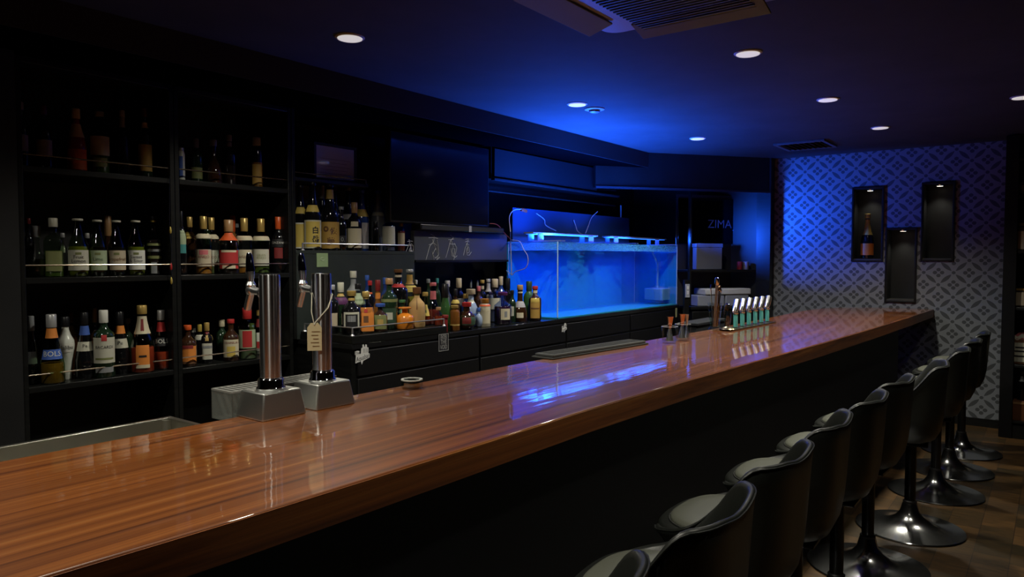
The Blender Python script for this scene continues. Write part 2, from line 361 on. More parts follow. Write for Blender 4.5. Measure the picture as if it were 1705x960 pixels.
# cassette air conditioner
t = thing('air_conditioner', (2.365, 1.15, ZC), 'square ceiling cassette air conditioner with open flaps at the top edge of the photo', 'air conditioner')
ACW = mat('air_conditioner_plastic', (.42,.43,.45), .5); ACF = mat('air_conditioner_flap', (.16,.14,.04), .6); ACG = mat('air_conditioner_grille', (.05,.05,.055), .5)
def rrect(x0, x1, y0, y1, r, n=6):
    out = []
    for cx, cy, a0 in ((x1-r, y1-r, 0), (x0+r, y1-r, 90), (x0+r, y0+r, 180), (x1-r, y0+r, 270)):
        for i in range(n+1): a = math.radians(a0 + 90*i/n); out.append((cx + r*cos(a), cy + r*sin(a)))
    return out
X0, X1, Y0, Y1 = 1.945, 2.785, .73, 1.57
MB().prism(rrect(X0, X1, Y0, Y1, .07), ZC-.030, ZC).build('panel', ACW, t, bevel=.012, seg=3)
MB().prism(rrect(X0+.14, X1-.14, Y0+.14, Y1-.14, .04), ZC-.048, ZC-.030).build('grille_frame', ACW, t, bevel=.01)
g = MB(); g.box(X0+.19, X1-.19, Y0+.19, Y1-.19, ZC-.052, ZC-.046)
for i in range(24): g.box(X0+.19+i*.026, X0+.198+i*.026, Y0+.19, Y1-.19, ZC-.055, ZC-.051)
g.build('intake_grille', ACG, t)
cx, cy = (X0+X1)/2, (Y0+Y1)/2
for ax, ay in ((0, 1), (1, 0), (0, -1), (-1, 0)):
    a = Vector((ax, ay, 0)); tx = Vector((-ay, ax, 0)); c = Vector((cx, cy, ZC-.052)) + a*.375
    dn = (a*.96 + Vector((0,0,-.27))).normalized()
    MB().obox(c, tx, dn, tx.cross(dn), .265, .057, .004).build('flap', ACF, t, bevel=.002)

# ================================================================== BAR COUNTER
FR = [(-.9, 1.16), (.4, 1.139), (.708, 1.125), (1.007, 1.12), (1.353, 1.116), (1.86, 1.112), (2.5, 1.088), (3.378, 1.040), (4.092, .995), (5.238, .942), (6.3, .905), (7.395, .875)]
BK = [(7.395, 1.05), (7.36, 1.26), (7.22, 1.47), (7.06, 1.62), (6.85, 1.70), (6.44, 1.745), (5.54, 1.745), (4.38, 1.755), (3.77, 1.785), (2.67, 1.833), (1.8, 1.842), (.8, 1.862), (-.9, 1.88)]
t = thing('bar_counter', (2.5, 1.45, 0), 'long glossy striped wooden bar counter running to the wallpaper wall', 'bar counter')
MB().prism(FR + BK, .930, 1.0).build('countertop', WOOD, t, bevel=.003)
MB().prism([(x, y-.0025) for x, y in FR] + [(x, y+.004) for x, y in reversed(FR)], .9295, .9965).build('edge_band', EDGE, t)
fp = [(x, y+.12) for x, y in FR if x < 6.3] + [(6.56, 1.02)]
m = MB(); m.prism(fp + [(6.56, 1.08)] + [(x, y+.05) for x, y in reversed(fp[:-1])], .0, .930)
PANEL = mat('counter_panel_black', (.005,.005,.006), .6, spec=.2)
m.build('front_panel', PANEL, t)
MB().box(6.48, 6.56, 1.085, 1.60, 0, .930).build('end_panel', PANEL, t)
MB().box(-.9, 6.44, 1.50, 1.56, .55, .93).build('rear_apron', BLACKWALL, t)

# under-counter sink seen behind the worktop
t = thing('bar_sink', (.7, 2.55, 0), 'stainless steel sink behind the counter at lower left', 'sink')
za = .83; p0 = at_z(0, 744, za); p1 = at_z(280, 691, za); ysb = (p0.y+p1.y)/2; xs1 = p1.x; yf = ysb-.42
m = MB(); x0 = -.5; w_ = .022
m.box(x0, xs1, ysb-w_, ysb, za-.006, za); m.box(x0, xs1, yf, yf+w_, za-.006, za); m.box(xs1-w_, xs1, yf+w_, ysb-w_, za-.006, za); m.box(x0, x0+w_, yf+w_, ysb-w_, za-.006, za)
m.build('rim', SINK, t, bevel=.002)
m = MB(); e = .003; zb = za-.20
m.box(x0+w_, xs1-w_, ysb-w_, ysb-w_+e, zb, za-.006); m.box(x0+w_, xs1-w_, yf+w_-e, yf+w_, zb, za-.006)
m.box(xs1-w_, xs1-w_+e, yf+w_, ysb-w_, zb, za-.006); m.box(x0+w_-e, x0+w_, yf+w_, ysb-w_, zb, za-.006); m.box(x0+w_, xs1-w_, yf+w_, ysb-w_, zb-e, zb)
m.build('basin', SINK, t)
m = MB()
for a, b in ((x0+.03, yf+.03), (xs1-.03, yf+.03), (x0+.03, ysb-.03), (xs1-.03, ysb-.03)): MB().tube([(a, b, 0), (a, b, za-.006)], .018, 12).build('leg', SINK, t)

# ================================================================== BACK BAR
def shelf_unit(name, x0, x1, y0, y1, z1, boards, rails, label, mats=BOARD, post=.022, railm=RAIL, top=True, railx1=None, zbase=0):
    t = thing(name, ((x0+x1)/2, y0, 0), label, 'shelf', 'black bottle shelves on the back wall')
    MB().box(x0, x0+post, y0, y1, zbase, z1).build('side_panel', mats, t, bevel=.002)
    MB().box(x1-post, x1, y0, y1, zbase, z1).build('side_panel', mats, t, bevel=.002)
    MB().box(x0+post, x1-post, y1-.012, y1, zbase, z1).build('back_panel', BLACKWALL, t)
    for z in boards: MB().box(x0+post, x1-post, y0, y1-.012, z-.025, z).build('shelf_board', mats, t, bevel=.002)
    if top: MB().box(x0+post, x1-post, y0, y1-.012, z1-.025, z1).build('top_board', mats, t, bevel=.002)
    for z in rails:
        a, b = x0+post, (railx1 or x1)-post
        MB().tube([(a, y0+.012, z), (b, y0+.012, z)], .0035, 8).build('rail', railm, t)
    return t
ZT, ZM, ZL = 1.838, 1.368, .905
shelf_unit('bottle_shelf', 1.175, 1.845, 3.45, YB-.01, 2.29, [ZT, ZM, ZL, .45], [1.887, 1.421, .955], 'leftmost black bottle shelf, with the row of round-labelled cordial bottles')
shelf_unit('bottle_shelf', 1.847, 2.52, 3.45, YB-.01, 2.29, [ZT, ZM, ZL, .45], [1.889, 1.421, .957], 'black bottle shelf just right of the leftmost one, behind the beer taps')
struct(MB().box(-3, 1.173, 3.44, YB, 0, ZC).build('wall_recess', BLACKWALL))
# third unit: sake shelf over a closed dark panel
t = thing('sake_shelf', (3.0, 3.45, 0), 'shelf of tall sake bottles above a closed dark green panel', 'shelf')
MB().box(2.524, 2.546, 3.45, YB-.01, .992, 2.29).build('side_panel', BOARD, t, bevel=.002)
MB().box(2.546, 3.491, 3.45, YB-.01, 1.475, 1.497).build('shelf_board', GBOARD, t, bevel=.002)
MB().box(2.546, 3.491, 3.45, 3.47, .99, 1.475).build('front_panel', GBOARD, t)
MB().box(3.471, 3.491, 3.47, YB-.01, .99, 1.475).build('side_panel', GBOARD, t)
MB().box(2.546, 3.19, 3.76, 3.775, 1.497, 1.905).build('back_panel', mat('grey_green_board', (.13,.145,.145), .6), t)
MB().box(2.546, 3.19, 3.56, YB-.01, 1.905, 1.925).build('upper_board', GBOARD, t, bevel=.002)
RAILC = mat('satin_chrome_rail', (.85,.85,.86), .3, .9)
def rail(pts, z, zb, parent, m_=RAILC, ends=(0, 1)):
    r = MB().tube([(x, y, z) for x, y in pts], .004, 8).build('rail', m_, parent)
    for i in ends:
        x, y = pts[i if i == 0 else -1]
        MB().lathe([(.012, 0), (.011, .004), (.005, .008), (.004, z-zb)], 12, (x, y, zb)).build('rail_post', m_, parent)
rail([(2.60, 3.463), (3.47, 3.463)], 1.537, 1.497, t)
rail([(2.56, 3.575), (3.18, 3.575)], 1.955, 1.925, t, RAIL)
# green sticker
st = MB().box(*(lambda a, b: (a.x, b.x, 3.447, 3.449, b.z, a.z))(at_y(527, 421, 3.449), at_y(546, 444, 3.449))).build('sticker', mat('pale_green_sticker', (.30,.42,.22), .5))
tag(st, 'small pale green square sticker under the sake shelf', 'sticker')
c = at_y(537, 431, 3.446)
MB().tube([c + Vector((cos(a)*.014, 0, sin(a)*.009)) for a in [i*pi/8 for i in range(16)]], .0015, 5, True).build('emblem', mat('pale_print', (.6,.7,.5), .5), st)

CABF = mat('cabinet_front_black', (.006,.006,.0065), .45, spec=.3)
# back counter with raised tray
YF = 3.0
t = thing('back_counter', (5.0, YF, 0), 'long black cabinet against the back wall that carries the aquarium', 'cabinet')
MB().box(2.566, 6.74, YF+.012, YB-.01, 0, .962).build('body', BOARD, t)
MB().box(2.560, 6.745, YF, YB-.01, .962, .990).build('top', mat('glossy_black_top', (.012,.012,.013), .12), t, bevel=.002)
for a, b in ((2.60, 3.62), (3.64, 4.66), (4.68, 5.70), (5.72, 6.72)):
    MB().box(a, b, YF-.004, YF+.012, .10, .80).build('door', CABF, t, bevel=.003)
    MB().box(a, b, YF-.004, YF+.012, .815, .950).build('drawer_front', CABF, t, bevel=.003)
t = thing('bottle_tray', (2.95, YF, .99), 'raised black tray with a chrome rail holding liqueur bottles', 'tray')
MB().box(2.562, 3.312, YF-.002, 3.44, .990, 1.035).build('box', BOARD, t, bevel=.003)
MB().tube([(2.575, 3.42, 1.078), (2.575, YF+.012, 1.078), (3.30, YF+.012, 1.078), (3.30, 3.42, 1.078)], .004, 8).build('rail', RAILC, t)
for x, y in ((2.575, YF+.012), (3.30, YF+.012), (2.575, 3.42), (3.30, 3.42)):
    MB().lathe([(.012, 0), (.011, .004), (.0055, .009), (.004, .043)], 12, (x, y, 1.035)).build('rail_post', RAILC, t)

# stickers on the cabinet
WS = mat('white_sticker', (.72,.72,.70), .5); INK = mat('black_ink', (.015,.015,.02), .5)
def logo(x, y, s, label):
    o = at_y(x, y, YF-.006); ox, oz = o.x, o.z
    def P(u, v, d=0): return (ox + u*s, YF-.0045-d, oz + v*s)
    out = [(-.95,-.62),(-.25,-.50),(-.1,-.85),(.08,-.48),(.95,-.22),(1.0,.18),(.80,.25),(.82,.85),(.62,.90),(.60,1.15),(.42,1.22),(.36,.95),(.25,.98),(.18,1.25),(.02,1.22),(.02,.92),(-.15,.86),(-.22,.30),(-.40,.28),(-.42,.60),(-.70,.66),(-1.02,.58),(-1.0,.25),(-.88,.2)]
    m = MB(); n = len(out)
    m.add([P(u, v) for u, v in out] + [P(u, v, -.0012) for u, v in out], [tuple(range(n)), tuple(range(2*n-1, n-1, -1))] + [(i, n+i, n+(i+1) % n, (i+1) % n) for i in range(n)])
    st = tag(m.build('sticker', WS), label, 'sticker', 'white bar logo stickers')
    text_flat('The', s*.44, P(-.72, .40, .0006), Vector((1,0,.12)), Vector((0,0,1)), INK, st)
    text_flat('Aquabar', s*.62, P(.03, -.13, .0006), Vector((1,0,.18)), Vector((0,0,1.15)), INK, st, sx=.85)
    for a in (.12, .30, .50, .66):
        MB().tube([P(a, .35, .0007), P(a+.02, .80, .0007)], s*.018, 4).build('line', INK, st)
    return st
logo(604, 593, .052, 'white bar logo sticker with black lettering, under the left end of the bottle tray')
logo(940, 547, .036, 'smaller white logo sticker on the cabinet below the aquarium corner')
a = at_y(730, 556, YF-.005); b = at_y(747, 583, YF-.005)
GS = mat('grey_print', (.42,.42,.40), .5)
st = MB().box(a.x, b.x, YF-.0055, YF-.004, b.z, a.z).build('sticker', INK); tag(st, 'square black sticker with a grey lettered block and frame, right of the tray logo', 'sticker')
m = MB(); e = .0025; yy = YF-.0062; x0, x1, z0, z1 = a.x+.002, b.x-.002, b.z+.002, a.z-.002
for q_ in ((x0,x1,z0,z0+e),(x0,x1,z1-e,z1),(x0,x0+e,z0+e,z1-e),(x1-e,x1,z0+e,z1-e)): m.box(q_[0], q_[1], yy, yy+.0007, q_[2], q_[3])
m.build('border', GS, st); hh = (z1-z0)
for s_, i in (('ENTER', .80), ('THE', .52), ('VOID', .22)):
    text_flat(s_, hh*.36, ((x0+x1)/2, yy, z0+hh*i), (1,0,0), (0,0,1), GS, st, sx={'ENTER': .50, 'THE': .78, 'VOID': .68}[s_])

# television, soundbar, signed board, overhead panel
t = thing('television', (3.79, 3.45, 1.68), 'large black television hanging left of the aquarium', 'television')
MB().box(3.275, 4.295, 3.455, 3.50, 1.685, 2.275).build('housing', BLK, t, bevel=.006)
MB().box(3.287, 4.283, 3.4525, 3.4545, 1.70, 2.263).build('screen', mat('tv_screen', (.006,.006,.008), .10), t)
MB().box(3.6, 3.95, 3.50, YB-.01, 1.85, 2.1).build('wall_bracket', BLK, t)
t = thing('soundbar', (3.95, 3.42, 1.63), 'slim black soundbar beneath the television', 'speaker')
MB().box(3.50, 4.41, 3.40, 3.49, 1.640, 1.682).build('cabinet', BLK, t, bevel=.006)
MB().box(3.51, 4.40, 3.397, 3.400, 1.646, 1.676).build('grille', mat('speaker_cloth', (.02,.02,.022), .9), t)
MB().box(3.99, 4.02, 3.394, 3.397, 1.640, 1.684).build('label_tag', mat('grey_tag', (.35,.35,.36), .5), t)
t = thing('signed_board', (4.0, 3.46, 1.43), 'long black board with white handwritten signatures under the soundbar', 'board')
bd = MB().box(3.495, 4.52, 3.455, 3.49, 1.430, 1.638).build('board', mat('satin_black_board', (.05,.055,.065), .5), t, bevel=.002)
MB().box(3.495, 4.52, 3.44, 3.455, 1.424, 1.440).build('ledge', BOARD, t)
CH = mat('white_marker', (.55,.55,.55), .6)
for s_, x_, sz in (('弼', 682, .085), ('彪', 721, .145), ('義', 752, .13), ('郭', 778, .10)):
    c = at_y(x_, 411, 3.4535); sg = MB()
    rnd = random.Random(x_)
    # loose brush strokes: one falling sweep, two bars, a loop
    def stroke(pts, r=.0017): sg.tube([(c.x + (a+rnd.uniform(-.09,.09))*sz, 3.4538, c.z + (b+rnd.uniform(-.09,.09))*sz) for a, b in pts], r, 5)
    stroke([(-.10,.62),(.05,.55),(-.02,.30),(-.22,-.05),(-.45,-.55)])
    stroke([(-.25,.35),(.05,.42),(.28,.40)]); stroke([(-.20,.12),(.02,.18),(.24,.16)])
    stroke([(.02,.30),(.10,.0),(-.05,-.30),(.08,-.45),(.30,-.30),(.22,-.05),(.02,-.15),(.0,-.55),(.25,-.62),(.42,-.40)])
    if rnd.random() < .6: stroke([(.22,.30),(.38,.05),(.40,-.25),(.15,-.70)])
    sg.build('signature', CH, bd)
t = thing('overhead_cabinet', (5.2, 3.45, 2.06), 'black overhead cabinet above the aquarium, its door washed blue', 'cabinet')
MB().box(4.34, 6.30, 3.47, YB-.01, 2.06, 2.30).build('body', BOARD, t)
MB().box(4.36, 5.90, 3.452, 3.470, 2.078, 2.290).build('door', mat('satin_black_door', (.010,.010,.012), .6, spec=.2), t, bevel=.003)
MB().box(4.34, 6.30, 3.435, 3.47, 2.045, 2.062).build('lip', mat('door_lip', (.012,.012,.014), .6, spec=.2), t, bevel=.002)
t = thing('curtain_rail', (5.0, 3.6, 1.98), 'thin dark rail on the wall under the overhead cabinet', 'rail')
MB().tube([(4.42, 3.62, 1.985), (6.55, 3.62, 1.985)], .007, 8).build('rod', mat('rail_dark', (.014,.014,.014), .6, spec=.2), t)
for x in (4.6, 5.5, 6.4): MB().tube([(x, 3.62, 1.985), (x, YB, 1.985)], .005, 8).build('bracket', MATS['rail_dark'], t)

# framed print on the upper board
t = thing('picture_frame', (2.83, 3.60, 1.925), 'framed pale document standing above the sake bottles', 'picture')
a = at_y(521, 235, 3.62); b = at_y(593, 297, 3.62); x0, x1, z0, z1 = a.x, b.x, 1.925, a.z; fw_ = .018
m = MB(); m.box(x0, x1, 3.61, 3.635, z0, z0+fw_); m.box(x0, x1, 3.61, 3.635, z1-fw_, z1); m.box(x0, x0+fw_, 3.61, 3.635, z0+fw_, z1-fw_); m.box(x1-fw_, x1, 3.61, 3.635, z0+fw_, z1-fw_)
m.build('frame', BLK, t, bevel=.002)
pr = MB().box(x0+fw_, x1-fw_, 3.618, 3.632, z0+fw_, z1-fw_).build('print', mat('pale_print_paper', (.85,.90,1.0), .7), t)
m = MB()
for i in range(5): m.box(x0+.05, x1-.05-.02*(i % 2), 3.6170, 3.6178, z0+.05+i*.022, z0+.052+i*.022)
m.build('print_lines', mat('print_ink', (.25,.27,.32), .7), pr)
MB().box(x0+fw_, x1-fw_, 3.614, 3.616, z0+fw_, z1-fw_).build('glass', CLEAR, t)

# ================================================================== AQUARIUM
TX0, TX1, TY0, TY1, TZ0, TZ1, TW = 4.563, 6.722, 3.005, 3.490, .992, 1.580, 1.512
t = thing('aquarium', (5.64, 3.25, TZ0), 'long glowing blue aquarium full of water on the back cabinet', 'aquarium')
g = .010
MB().box(TX0, TX1, TY0, TY0+g, TZ0, TZ1).build('front_pane', TANKGLASS, t)
MB().box(TX0, TX0+g, TY0+g, TY1-g, TZ0, TZ1).build('side_pane', TANKGLASS, t)
MB().box(TX1-g, TX1, TY0+g, TY1-g, TZ0, TZ1).build('side_pane', TANKGLASS, t)
MB().box(TX0, TX1, TY1-g, TY1, TZ0, TZ1).build('backing', FILM, t)
MB().box(TX1+.001, TX1+.004, TY0+g, TY1-g, TZ0, TZ1-.04).build('end_film', FILM, t)
MB().box(TX0+g, TX1-g, TY0+g, TY1-g, TZ0, TZ0+g).build('floor_pane', mat('tank_floor', (.03,.40,.55), .4), t)
wt = MB(); N1, N2 = 60, 14
wt.add([(TX0+g+(TX1-TX0-2*g)*i/N1, TY0+g+(TY1-TY0-2*g)*j/N2, TW+.002*sin(i*.9+j*.7)*cos(j*1.3-i*.3)) for j in range(N2+1) for i in range(N1+1)],
       [(j*(N1+1)+i, j*(N1+1)+i+1, (j+1)*(N1+1)+i+1, (j+1)*(N1+1)+i) for j in range(N2) for i in range(N1)])
wt.build('water', WATER, t, angle=180)
MB().box(TX0+.001, TX1-.001, TY0+g+.001, TY0+g+.004, TW+.002, TZ1-.006).build('splash_strip', FROST, t)
MB().box(TX0+g+.001, TX0+g+.004, TY0+g+.005, TY1-g-.001, TW+.002, TZ1-.006).build('splash_strip', FROST, t)
for x in (5.10, 6.10): MB().box(x-.05, x+.05, TY0+g+.005, TY1-g, TZ1-.012, TZ1-.004).build('brace', TANKGLASS, t)
SEAL = mat('silicone_seal', (.55,.75,.95), .4)
for x, y in ((TX0+g, TY0+g), (TX1-g, TY0+g), (TX1-g, TY1-g), (TX0+g, TY1-g)): MB().tube([(x, y, TZ0+g), (x, y, TZ1-.002)], .0045, 8).build('seal', SEAL, t)
# filter chamber at the far end
MB().box(6.42, 6.425, TY0+.05, TY1-g-.01, TZ0+g, TW+.01).build('partition', CLEAR, t)
fb = MB().box(6.50, 6.68, TY0+.06, TY0+.26, TZ0+.045, TZ0+.165).build('filter_box', mat('filter_blue', (.12,.35,.70), .4), t, bevel=.01)
MB().tube([(6.59, TY0+.16, TZ0+.165), (6.59, TY0+.16, TZ0+.40), (6.56, TY0+.2, TZ0+.52), (6.50, TY0+.22, TZ0+.58)], .011, 10).build('pipe', mat('pipe_blue', (.25,.5,.85), .3), t)
# dark screen standing along the rear rim
t = thing('rear_screen', (5.65, 3.50, .99), 'dark upright screen behind the aquarium top, draped with cables', 'screen')
MB().box(4.66, 6.64, 3.505, 3.515, .992, 1.86).build('panel', mat('dark_reflective_panel', (.02,.05,.11), .3, .1), t, bevel=.002)
for x in (4.67, 6.62): MB().box(x, x+.012, 3.515, 3.55, .992, 1.85).build('upright', BLK, t)
MB().tube([(6.45, 3.50, 1.86), (6.45, 3.50, 1.98)], .008, 8).build('clip', mat('clip_grey', (.3,.32,.36), .4), t)
# two lamp bars on little legs across the rim
for xa, xb, lb in ((4.52, 5.50, 'slim aquarium lamp bar on legs, left end of the tank'), (5.72, 6.88, 'slim aquarium lamp bar on legs, right end of the tank')):
    t = thing('aquarium_lamp', ((xa+xb)/2, 3.25, TZ1), lb, 'aquarium lamp', 'lamp bars on the aquarium')
    MB().box(xa, xb, 3.205, 3.295, 1.640, 1.652).build('lamp_bar', mat('lamp_aluminium', (.30,.31,.34), .35, .6), t, bevel=.003)
    MB().box(xa+.02, xb-.02, 3.215, 3.285, 1.637, 1.6395).build('led_strip', mat('blue_leds', (.1,.3,1), emis=(.03,.22,1), es=1.5), t)
    for x in (max(xa+.10, 4.62), min(xb-.12, 6.66)):
        mleg = MB(); mleg.box(x-.035, x-.028, TY0-.006, TY1+.006, 1.581, 1.588); mleg.box(x+.028, x+.035, TY0-.006, TY1+.006, 1.581, 1.588)
        for yy in (3.20, 3.292): mleg.box(x-.035, x+.035, yy, yy+.008, 1.588, 1.640) if yy > 3.25 else mleg.box(x-.035, x+.035, yy, yy+.008, 1.588, 1.640)
        mleg.build('leg', mat('lamp_leg_acrylic', (.16,.22,.35), .3), t)
# cables
CW = mat('grey_cable', (.45,.42,.42), .5); CD = mat('dark_cable', (.05,.05,.055), .5); CR = mat('red_brown_cable', (.30,.07,.05), .5)
def cable(pts, r, m_, lb, cat='cable', smooth=5):
    P = [Vector(p) for p in pts]; out = []
    for i in range(len(P)-1):
        p0, p1, p2, p3 = P[max(i-1,0)], P[i], P[i+1], P[min(i+2, len(P)-1)]
        for s in range(smooth):
            u_ = s/smooth; out.append(.5*((2*p1)+(-p0+p2)*u_+(2*p0-5*p1+4*p2-p3)*u_*u_+(-p0+3*p1-3*p2+p3)*u_**3))
    out.append(P[-1]); return tag(MB().tube(out, r, 6).build('cable', m_), lb, cat, 'cables round the aquarium')
def ap(x, y, Y): return at_y(x, y, Y)
cable([ap(868,348,3.46), ap(855,350,3.44), ap(848,362,3.40), ap(850,385,3.30), at_x(850,398,4.55), at_x(851,430,4.552), at_x(852,458,4.552)], .004, CW, 'light cable looping down the left end of the aquarium, longest of them')
cable([at_x(850,399,4.55), at_x(865,402,4.553), at_x(872,415,4.553), at_x(879,428,4.553), at_x(876,445,4.553), at_x(858,452,4.553), at_x(853,457,4.553), at_x(843,450,4.553)], .0035, CW, 'thin pale cable hanging in a loop on the left tank pane')
cable([ap(815,372,3.43), ap(828,374,3.40), ap(840,388,3.42), ap(850,398,3.42)], .0035, CR, 'reddish brown cable running from the soundbar to the tank')
cable([ap(893,355,3.495), ap(906,365,3.49), ap(909,375,3.48), ap(926,384,3.44)], .004, CW, 'pale cable hanging over the left part of the dark screen')
cable([ap(995,352,3.497), ap(985,362,3.49), ap(980,375,3.48), ap(975,388,3.44)], .004, CW, 'pale cable hanging over the middle of the dark screen')
cable([ap(955,366,3.495), ap(958,374,3.49), ap(962,385,3.46), ap(975,393,3.36), ap(985,396,3.31)], .005, CW, 'pale tangled cable ending by the middle lamp legs')
tag(MB().obox(ap(872,350,3.48), (1,0,-.15), (0,1,0), (0,0,1), .035, .012, .012).build('plug', mat('red_plug', (.55,.06,.02), .4), bevel=.003), 'small red plug at the top left corner of the dark screen', 'plug')

# ================================================================== CORNER NOOK
t = thing('corner_shelf', tuple(dgp(.4, .25, 0)), 'dark corner shelf unit between the aquarium and the wallpaper', 'shelf')
def dpart(name, s0, s1, m0, m1, z0, z1, m_, parent, bevel=.002): return dbox(s0, s1, m0, m1, z0, z1).build(name, m_, parent, bevel=bevel)
dpart('side_panel', .795, .815, .10, .14, .99, 2.10, BOARD, t); dpart('back_panel', .0, .795, .41, .42, 0, 2.10, mat('nook_back', (.03,.03,.034), .4), t)
dpart('shelf_board', .0, .795, .10, .41, 1.315, 1.338, BOARD, t); dpart('shelf_board', .0, .795, .10, .41, .95, .975, BOARD, t)
dpart('drawer', .02, .78, .10, .40, .60, .93, BOARD, t, .004)
mr = thing('mirror_sign', tuple(dgp(.4, .36, 1.6)), 'dark mirror sign with pale capital letters and a fish drawing, in the corner shelf', 'sign')
dpart('glass_plate', .02, .78, .395, .405, 1.60, 2.06, mat('dark_mirror', (.10,.11,.13), .12, 1), mr)
ZT_ = mat('etched_letters', (.22,.22,.26), .5)
o = dgp(.305, .392, 1.80)
vs, fs = text_geo('ZIMA', .12); MB().add([o - dg*(x*1.0) + Vector((0,0,y)) for x, y, z in vs], fs).build('lettering', ZT_, mr)
c = dgp(.085, .392, 1.80); pts = []
for i in range(13): a_ = pi*.1 + i*2*pi*.8/12; pts.append(c + dg*(cos(a_)*.040) + Vector((0,0,sin(a_)*.045)))
fm = MB().tube(pts, .004, 6); fm.tube([c + dg*.07 + Vector((0,0,-.06)), c + dg*.0 + Vector((0,0,-.05)), c - dg*.03 + Vector((0,0,-.065)), c - dg*.06 + Vector((0,0,-.04))], .005, 6)
fm.tube([c + Vector((0,0,-.01)), c - dg*.03 + Vector((0,0,-.02)), c - dg*.06 + Vector((0,0,0)), c - dg*.03 + Vector((0,0,.015))], .0035, 6); fm.build('fish_outline', ZT_, mr)
bx = thing('white_tray_stack', tuple(dgp(.40, .25, .975)), 'stack of pale trays lit blue on the lower corner shelf', 'tray')
dpart('tray', .40, .70, .14, .36, .976, 1.085, mat('pale_tray', (.28,.30,.36), .5), bx, .008); dpart('tray', .12, .385, .14, .36, .976, 1.085, MATS['pale_tray'], bx, .008)
dpart('folded_cloth', .10, .62, .13, .36, 1.087, 1.150, mat('white_cloth', (.60,.62,.66), .8), bx, .012)

lp = thing('storage_box', tuple(dgp(.52, .28, 1.338)), 'flat grey box leaning on the upper corner shelf', 'box')
dpart('box_body', .38, .67, .22, .30, 1.339, 1.585, mat('grey_box', (.16,.17,.20), .5), lp, .006); dpart('box_lid', .375, .675, .215, .305, 1.56, 1.60, MATS['grey_box'], lp, .004)
for i, (s, lb, cc) in enumerate(((.19, 'small red tin on the upper corner shelf, left one', (.35,.03,.03)), (.12, 'small pale tin on the upper corner shelf, right one', (.35,.33,.36)))):
    cn = MB().lathe([(.026,0),(.028,.004),(.028,.075),(.024,.080)], 20, tuple(dgp(s, .2, 1.338))).build('tin', mat('tin_%d' % i, cc, .35, .3)); tag(cn, lb, 'tin', 'tins in the corner shelf')
# wall switch on the nook side
sw = thing('wall_switch', tuple(dgp(.83, .10, 1.10)), 'pale switch plate beside the right end of the aquarium', 'switch')
dpart('plate', .820, .865, .085, .098, 1.07, 1.20, mat('switch_plate', (.4,.42,.46), .4), sw); dpart('rocker', .832, .853, .080, .0855, 1.10, 1.135, WHT, sw); dpart('rocker', .832, .853, .080, .0855, 1.145, 1.18, WHT, sw)
dpart('mount', .818, .87, .098, .13, .5, 1.24, BOARD, sw)
ny = MB().obox(at_y(1126, 520, 2.995), (1,0,0), (0,1,0), (0,0,1), .016, .001, .045).build('note', mat('yellow_note', (.42,.42,.20), .7)); tag(ny, 'small yellow note stuck on the cabinet right of the aquarium', 'note')

# ================================================================== BEER TOWERS
def tower(cx, cy, label):
    z0 = 1.0; t = thing('beer_tower', (cx, cy, z0), label, 'beer tap', 'chrome beer towers')
    b0, b1, d0, d1, h = .074, .062, .066, .056, .076
    vs = []
    for sx_, sy_, z in ((b0, d0, 0), (b1, d1, h)):
        for i, j in ((-1,-1),(1,-1),(1,1),(-1,1)): vs.append((cx+i*sx_, cy+j*sy_, z0+z))
    MB().add(vs, [(0,3,2,1),(4,5,6,7),(0,1,5,4),(1,2,6,5),(2,3,7,6),(3,0,4,7)]).build('base_box', STEEL, t, bevel=.005, seg=3)
    MB().lathe([(.040, h), (.041, h+.004), (.037, h+.010), (.037, h+.026), (.033, h+.032), (.030, h+.034)], 40, (cx, cy, z0)).build('collar', CHROME, t)
    MB().lathe([(.0295, h+.030), (.0295, .398), (.0285, .404)], 56, (cx, cy, z0)).build('column', TURNED, t)
    f = MB().tube([(cx, cy+.026, z0+.352), (cx, cy+.034, z0+.352)], .019, 20).build('faucet', SATIN, t)
    m = MB(); m.tube([(cx, cy+.030, z0+.352), (cx, cy+.062, z0+.354), (cx, cy+.085, z0+.358)], [.010, .011, .012], 16)
    m.lathe([(.008,-.020),(.014,-.014),(.016,-.004),(.013,.004),(.015,.010),(.010,.020)], 20, (cx, cy+.092, z0+.362)); m.build('faucet_body', SATIN, f)
    MB().tube([(cx, cy+.090, z0+.352), (cx, cy+.100, z0+.330), (cx, cy+.112, z0+.300)], [.010, .011, .011], 16).build('spout', SATIN, f)
    h_ = MB().tube([(cx, cy+.092, z0+.378), (cx, cy+.092, z0+.400), (cx, cy+.094, z0+.412)], [.008, .011, .012], 16).build('handle_socket', SATIN, f)
    MB().tube([(cx, cy+.094, z0+.412), (cx, cy+.098, z0+.455), (cx, cy+.100, z0+.466)], [.0135, .0095, .006], 18).build('handle', mat('dark_chrome', (.18,.20,.30), .08, 1), f)
    return t
tower(1.237, 1.801, 'chrome beer tap column on a square steel box, the nearer left one')
tower(1.420, 1.801, 'chrome beer tap column with a paper tag hung round it, the right one')
t = thing('drip_tray', (1.34, 1.93, .99), 'clear plastic tray behind the two beer taps, hooked on the counter edge', 'tray')
TRP = glass('tray_plastic', (.80,.82,.80), .12, .15)
m = MB(); x0, x1, y0, y1 = 1.155, 1.53, 1.868, 1.975
m.box(x0, x1, y0, y0+.003, .985, 1.065); m.box(x0, x1, y1-.003, y1, .985, 1.065); m.box(x0, x0+.003, y0, y1, .985, 1.065); m.box(x1-.003, x1, y0, y1, .985, 1.065); m.box(x0, x1, y0, y1, .982, .985)
m.build('tub', mat('frosted_plastic', (.20,.21,.19), .3, alpha=.40), t)
m = MB()
m.box(x0, x1, y0, y0+.010, 1.065, 1.070); m.box(x0, x1, y1-.010, y1, 1.065, 1.070)
